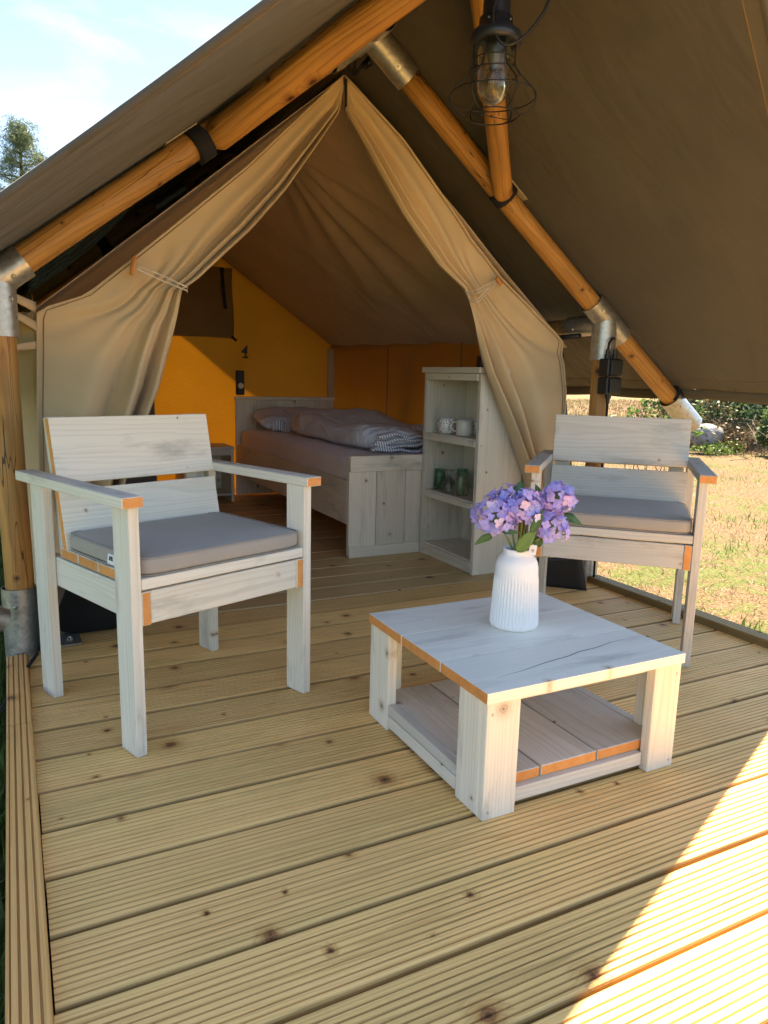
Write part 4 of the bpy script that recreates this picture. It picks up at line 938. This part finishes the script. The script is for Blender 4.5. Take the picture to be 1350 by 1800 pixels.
for hi, (hx, hd, hz, hr) in enumerate(heads):
    # hx along the view-right direction, hd towards the back
    c = rr0*hx+np.array([.455, .89, 0])*hd+np.array([0, 0, hz]); hd_o = MB()
    hd_o.lathe([(.0005, -hr*.6), (hr*.3, -hr*.4), (hr*.42, 0), (hr*.3, hr*.4), (.0005, hr*.55)], c, 10)
    ho = hd_o.build('flower_head', M_stem, bq, smooth=True); n = int(64*(hr/.05)**2)
    for i in range(n):
        z = 1-2*(i+.5)/n; ph = i*2.39996+hi; rr_ = math.sqrt(max(0, 1-z*z)); dv = Vector((rr_*math.cos(ph), rr_*math.sin(ph), z))
        if dv.z < -.75: continue
        f = bpy.data.objects.new('floret', fmes[(i+hi) % 5]); C.objects.link(f); f.parent = ho
        q = dv.to_track_quat('Z', 'Y') @ Matrix.Rotation(random.uniform(0, 6), 3, 'Z').to_quaternion() @ Matrix.Rotation(random.uniform(-.75, .75), 3, 'X').to_quaternion()
        f.rotation_mode = 'QUATERNION'; f.rotation_quaternion = q; s_ = random.uniform(.72, 1.12); f.scale = (s_,)*3
        f.location = Vector(c)+dv*hr*random.uniform(.78, 1.16)*(1 if dv.z > -.3 else .85)
    P0 = np.array([0, 0, .12])+rr0*hx*.15; P1 = np.array([0, 0, .212])+rr0*hx*.25
    MB().tube([P0, P1, P1*.45+c*.55, c], .0028, 8).build('stem', M_stem, bq, smooth=True)
def leafo(base, tip, wd, up_, fold=.25, tint=.3, droop=.01):
    base, tip, up_ = np.array(base, float), np.array(tip, float), np.array(up_, float); d = tip-base; L = np.linalg.norm(d); d /= L; side_ = np.cross(d, up_); side_ /= np.linalg.norm(side_); nn = np.cross(side_, d)
    V = []; T = []
    for j in range(11):
        s_ = j/10; w_ = wd*math.sin(math.pi*s_**.8)**.8*(1-.25*s_) if 0 < s_ < 1 else .0004
        for q in (-1, -.5, 0, .5, 1):
            p = base+d*L*s_+side_*w_*q+nn*(-droop*4*s_*s_*.5+fold*w_*abs(q)+.0012*math.sin(14*s_)*abs(q)); V.append(p); T.append(max(0, min(1, tint+(.25 if q == 0 else 0)+.1*math.sin(22*s_)*abs(q))))
    F = [(j*5+i, j*5+i+1, j*5+i+6, j*5+i+5) for j in range(10) for i in range(4)]
    return MB().add(V, F, 0, None, T).build('leaf', M_fleaf, bq, smooth=True, solid=.0008)
vr = lambda a, b, z: rr0*a+np.array([.455, .89, 0])*b+np.array([0, 0, z])
leafo(vr(.105, -.02, .305), vr(.160, -.03, .300), .020, vr(0, -.6, .8), tint=.25)
leafo(vr(-.010, -.042, .213), vr(.028, -.072, .280), .019, vr(-.3, -1, .1), tint=.85)
leafo(vr(.018, -.062, .27), vr(.050, -.075, .328), .013, vr(.1, -1, .1), tint=.05)
leafo(vr(-.07, -.02, .250), vr(-.120, -.03, .238), .013, vr(0, -.7, .8), tint=.6)
leafo(vr(-.01, .02, .345), vr(.008, .03, .392), .019, vr(0, -1, .1), tint=.2)
leafo(vr(.055, .01, .345), vr(.042, .0, .380), .011, vr(0, -1, .1), tint=.15)
leafo(vr(.045, -.01, .22), vr(.060, -.02, .262), .014, vr(0, -1, .1), tint=.05)
leafo(vr(-.055, -.055, .268), vr(-.015, -.075, .276), .007, vr(0, -1, .5), tint=.1)
pt = MB().box(vr(.0295, -.050, .2215), (.019, .0008, .026), 'z', .0003, rot=np.array(Matrix.Rotation(R(-27), 3, 'Z') @ Matrix.Rotation(R(6), 3, 'Y'))).build('care_label', M_label, bq)
m = MB()
for i, (a, b) in enumerate(((-.004, .002), (-.0045, .0045), (-.002, .003))): m.box(vr(.0295, -.0512, .2165+i*.0035), (b-a, .0004, .0012), 'x', .0001, rot=np.array(Matrix.Rotation(R(-27), 3, 'Z')))
m.build('label_print', M_ink, pt)

# ================================================================== GARDEN
def blades(name, n, region, mats, hmin, hmax, tilt, wd=.004, clump=None, label=None, split=None):
    x = rng.uniform(region[0], region[1], n); y = rng.uniform(region[2], region[3], n)
    return x, y
def grass(name, X, Y, h0, h1, wd, lay, mats, mi, parent=None):
    n = len(X); h = rng.uniform(h0, h1, n); az = rng.uniform(0, 2*np.pi, n); ln = rng.uniform(lay[0], lay[1], n)*h; yaw = rng.uniform(0, np.pi, n)
    base = np.stack([X, Y, np.full(n, GZ-.005)], 1); w_ = np.stack([np.cos(yaw), np.sin(yaw), 0*yaw], 1)*(wd*rng.uniform(.6, 1.3, n))[:, None]
    dirn = np.stack([np.cos(az), np.sin(az), 0*az], 1); up_ = np.array([0, 0, 1.])
    zz = np.sqrt(np.clip(h*h-ln*ln, (.12*h)**2, None)); mid = base+dirn*(ln*.35)[:, None]+up_*(zz*.6)[:, None]; tip = base+dirn*ln[:, None]+up_*zz[:, None]
    V = np.stack([base-w_, base+w_, mid+w_*.7, mid-w_*.7, tip], 1).reshape(-1, 3)
    b = np.arange(n)*5; T3 = np.concatenate([np.stack([b, b+1, b+2], 1), np.stack([b, b+2, b+3], 1), np.stack([b+3, b+2, b+4], 1)])
    mi3 = np.concatenate([mi, mi, mi]); t = np.repeat(rng.uniform(0, 1, n), 5)
    return bigmesh(name, V, T3, mats, mi3, t, 'stuff', parent)
def green_field(X, Y):
    v = np.array([mn.noise(Vector((a*.55, b*.55, 3.)))+.6*mn.noise(Vector((a*1.7, b*1.7, 9.))) for a, b in zip(X, Y)]); return v
n = 95000
u = rng.uniform(0, 1, n); dist = 2.4+11*u**1.3; ang = rng.uniform(R(-2), R(66), n)   # around the tent's right side
X = 2.56+rng.uniform(0, 1, n)**1.5*10.5; Y = .2+rng.uniform(0, 1, n)**1.2*12.5
v = green_field(X, Y)+rng.normal(0, .13, n)
grass('dry_grass', X, Y, .03, .08, .0021, (.72, .99), [M_straw, M_blade], (v > .30).astype(int))
n = 16000; X = 2.56+rng.uniform(0, 1, n)**1.6*9; Y = .2+rng.uniform(0, 1, n)*11; v = green_field(X, Y); k = v > .26; X, Y = X[k], Y[k]
grass('green_grass_tufts', X, Y, .04, .09, .0035, (.2, .7), [M_blade], np.zeros(len(X), int))
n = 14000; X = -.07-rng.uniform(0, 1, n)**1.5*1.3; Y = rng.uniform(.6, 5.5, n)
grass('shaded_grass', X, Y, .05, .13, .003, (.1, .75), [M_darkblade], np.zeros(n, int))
n = 26000; X = rng.uniform(8, 34, n); Y = rng.uniform(9, 34, n)
grass('far_field_grass', X, Y, .08, .2, .012, (.2, .9), [M_straw, M_blade], (green_field(X, Y) > .3).astype(int))

def leafcloud(P, size, asp=.6, dirs=None):
    n = len(P); a = rng.normal(size=(n, 3)); a /= np.linalg.norm(a, axis=1)[:, None]; b = rng.normal(size=(n, 3)); b -= a*(np.sum(a*b, 1))[:, None]; b /= np.linalg.norm(b, axis=1)[:, None]
    s_ = (size*rng.uniform(.6, 1.3, n))[:, None]; a = a*s_; b = b*s_*asp*.5; c = np.cross(a, b)/s_*.25
    V = np.stack([P-a*.5, P+b+c, P+a*.5, P-b+c], 1).reshape(-1, 3); k = np.arange(n)*4
    return V, np.concatenate([np.stack([k, k+1, k+2], 1), np.stack([k, k+2, k+3], 1)])
def twigs(base, n, h, spread, r=.006):
    m = MB()
    for i in range(n):
        az = rng.uniform(0, 6.28); l = rng.uniform(.5, 1)*h; sp_ = rng.uniform(.1, 1)*spread; p = np.array(base)+rng.normal(0, spread*.35, 3)*[1, 1, 0]; P = [p]
        for k in range(5):
            t = (k+1)/5; P.append(p+np.array([math.cos(az)*sp_*t, math.sin(az)*sp_*t, l*t*(1-.35*t)])+rng.normal(0, .03, 3)*l)
        m.tube(P, r, 5, rr=[r, r*.9, r*.8, r*.6, r*.5, r*.3]); m.t[-30:] = [float(rng.uniform(0, 1))]*30
    return m
def shrub(name, cat, label, c, rad, n, size, mat, tw=14, mat_t=None, group=None, lumps=9, asp=.6, low=.0):
    t = thing(name, label, cat, (c[0], c[1], GZ), 0, group); Ps = []
    for k in range(lumps):
        lc = np.array([rng.uniform(-.7, .7)*rad[0], rng.uniform(-.7, .7)*rad[1], rng.uniform(.25, .85)*rad[2]]); lr = rng.uniform(.25, .5)*np.array([rad[0], rad[1], rad[2]*.7])
        q = rng.normal(size=(n//lumps, 3)); q /= np.linalg.norm(q, axis=1)[:, None]; Ps.append(lc+q*lr*(rng.uniform(.45, 1.08, (n//lumps, 1))**.5))
    Pn = np.concatenate(Ps); Pn = Pn[Pn[:, 2] > low]
    V, F = leafcloud(Pn, size, asp); tint = np.repeat(rng.uniform(0, 1, len(Pn))**1.3, 4)
    bigmesh('foliage', V, F, [mat], None, tint, 'stuff', t)
    twigs((0, 0, 0), tw, rad[2]*1.05, max(rad[0], rad[1])*.9).build('stem', mat_t or M_twig, t, smooth=True); return t
G1 = 'bushes along the far side of the lawn'
shrub('bramble_bush', 'bush', 'dark green bramble bush at the right edge of the picture beyond the lawn', (10.35, 7.05), (.8, .8, 1.0), 4200, .085, M_leafb, 30, group=G1)
shrub('dead_bramble', 'bush', 'tangle of dry brown bramble stems beyond the lawn behind the rock', (10.95, 8.7), (1.3, 1.0, .85), 2000, .06, M_leafbrown, 190, group=G1, lumps=7)
shrub('leafy_bush', 'bush', 'pale leaved bush above the dead brambles, under the canopy hem', (12.2, 9.3), (1.7, 1.2, 1.3), 6500, .10, M_leafb, 24, group=G1)
shrub('leafy_bush', 'bush', 'sparse green bush left of the tree trunk beyond the lawn', (12.6, 10.9), (.8, .8, 1.1), 1500, .10, M_leafg, 16, group=G1, lumps=6)
shrub('wild_hedge', 'hedge', 'tall dark hedge at the back of the garden on the right', (16.5, 9.0), (3.6, 2.4, 2.6), 7000, .14, M_leafg, 30, group=G1, lumps=14)
shrub('sapling', 'shrub', 'low bright leaved sapling seen just above the right armchair', (6.3, 5.85), (.55, .45, 1.02), 520, .075, M_leafg, 10, lumps=7, asp=.5, low=.55)
shrub('moss_clump', 'shrub', 'mossy yellow green clump at the foot of the rock', (9.75, 7.75), (.75, .3, .2), 800, .05, M_blade, 8, lumps=6)
shrub('garden_hedge', 'hedge', 'green hedge seen between the left post and the tent corner', (-.3, 11.5), (2.2, 1.4, 2.5), 7000, .12, M_leafg, 20, lumps=14)
shrub('garden_hedge', 'hedge', 'shaded hedge beyond the left side of the deck', (-4.2, 7.0), (1.6, 2.6, 2.2), 6000, .12, M_leafg, 20, lumps=12)
# rock
def rk(p):
    p = p.copy(); q = 1+.35*nz(p+7, 1.7)+.16*nz(p+1, 4)+.05*nz(p, 11); return p*q
rock = superbox('rock', (9.92, 8.12, GZ+.27), (.235, .20, .175), M_rock, rk, .75, .8, 70, 36); tag(rock, 'weathered grey rock among the brambles beyond the lawn', 'rock')
# broadleaf tree trunk behind
tr = thing('garden_tree', 'grey tree trunk with low branches rising behind the bushes', 'tree', (13.9, 11.1, GZ))
MB().tube([(0, 0, -.1), (.02, 0, .6), (-.03, .02, 1.4), (.05, 0, 2.6), (0, 0, 4.2)], .13, 12, rr=[.19, .15, .14, .12, .08]).build('trunk', M_bark, tr, smooth=True)
for (az, z0, l) in ((.4, .9, 1.5), (2.4, 1.1, 1.2), (4.1, 1.3, 1.5), (5.4, 1.8, 1.4)):
    MB().tube([(0, 0, z0), (math.cos(az)*l*.5, math.sin(az)*l*.5, z0+.45), (math.cos(az)*l, math.sin(az)*l, z0+1.1)], .04, 8, rr=[.06, .045, .02]).build('branch', M_bark, tr, smooth=True)
Pn = rng.normal(size=(5200, 3)); Pn /= np.linalg.norm(Pn, axis=1)[:, None]; Pn = Pn*np.array([2.0, 2.0, 1.5])*(rng.uniform(.2, 1, (5200, 1))**.5)+[0, 0, 4.1]
V, F = leafcloud(Pn, .13); bigmesh('crown', V, F, [M_leafg], None, np.repeat(rng.uniform(0, 1, len(Pn)), 4), 'stuff', tr)
# pines on the left
def pine(x, y, h, rad, label, seed=0, sparse=1.):
    t = thing('pine_tree', label, 'tree', (x, y, GZ), 0, 'pine trees beyond the tent'); r_ = np.random.default_rng(seed)
    MB().tube([(0, 0, 0), (.03, 0, h*.4), (-.02, .02, h*.8), (0, 0, h)], .12, 10, rr=[.2, .13, .05, .015]).build('trunk', M_bark, t, smooth=True)
    br = MB(); P = []
    nb = 60
    for i in range(nb):
        z = h*(.28+.71*(i/nb)**.85); L = rad*(1-(i/nb)**1.1)*r_.uniform(.4, 1.25)+.12; az = i*2.4+r_.uniform(-.4, .4); d = np.array([math.cos(az), math.sin(az), 0])
        e = np.array([0, 0, z])+d*L+np.array([0, 0, L*r_.uniform(.05, .45)]); mdl = np.array([0, 0, z])+d*L*.5+np.array([0, 0, L*.05])
        br.tube([np.array([0, 0, z]), mdl, e], .014, 5, rr=[.022, .014, .006])
        for k in range(int(11*sparse)+4):
            s_ = r_.uniform(.3, 1.05); c = np.array([0, 0, z])*(1-s_)+e*s_+r_.normal(0, .09, 3)*(1+.4*L); m_ = 26
            P.append(c+r_.normal(0, 1, (m_, 3))*[.075, .075, .06])
    br.build('branches', M_bark, t, smooth=True)
    P = np.concatenate(P); V, F = leafcloud(P, .10, .10); V2, F2 = leafcloud(P+r_.normal(0, .03, P.shape), .09, .14); n0 = len(V)
    V = np.concatenate([V, V2]); F = np.concatenate([F, F2+n0]); bigmesh('crown', V, F, [M_needle], None, np.repeat(r_.uniform(0, 1, len(V)//4), 4), 'stuff', t)
pine(.62, 21.5, 7.05, 2.6, 'tall pine whose top shows against the sky at the far left', 3)
pine(2.05, 25.5, 7.35, 1.1, 'smaller pine tip just above the canopy edge, right of the tall one', 5, .7)
pine(-3.4, 24, 6.6, 1.5, 'pine further left, outside the tall one', 8)
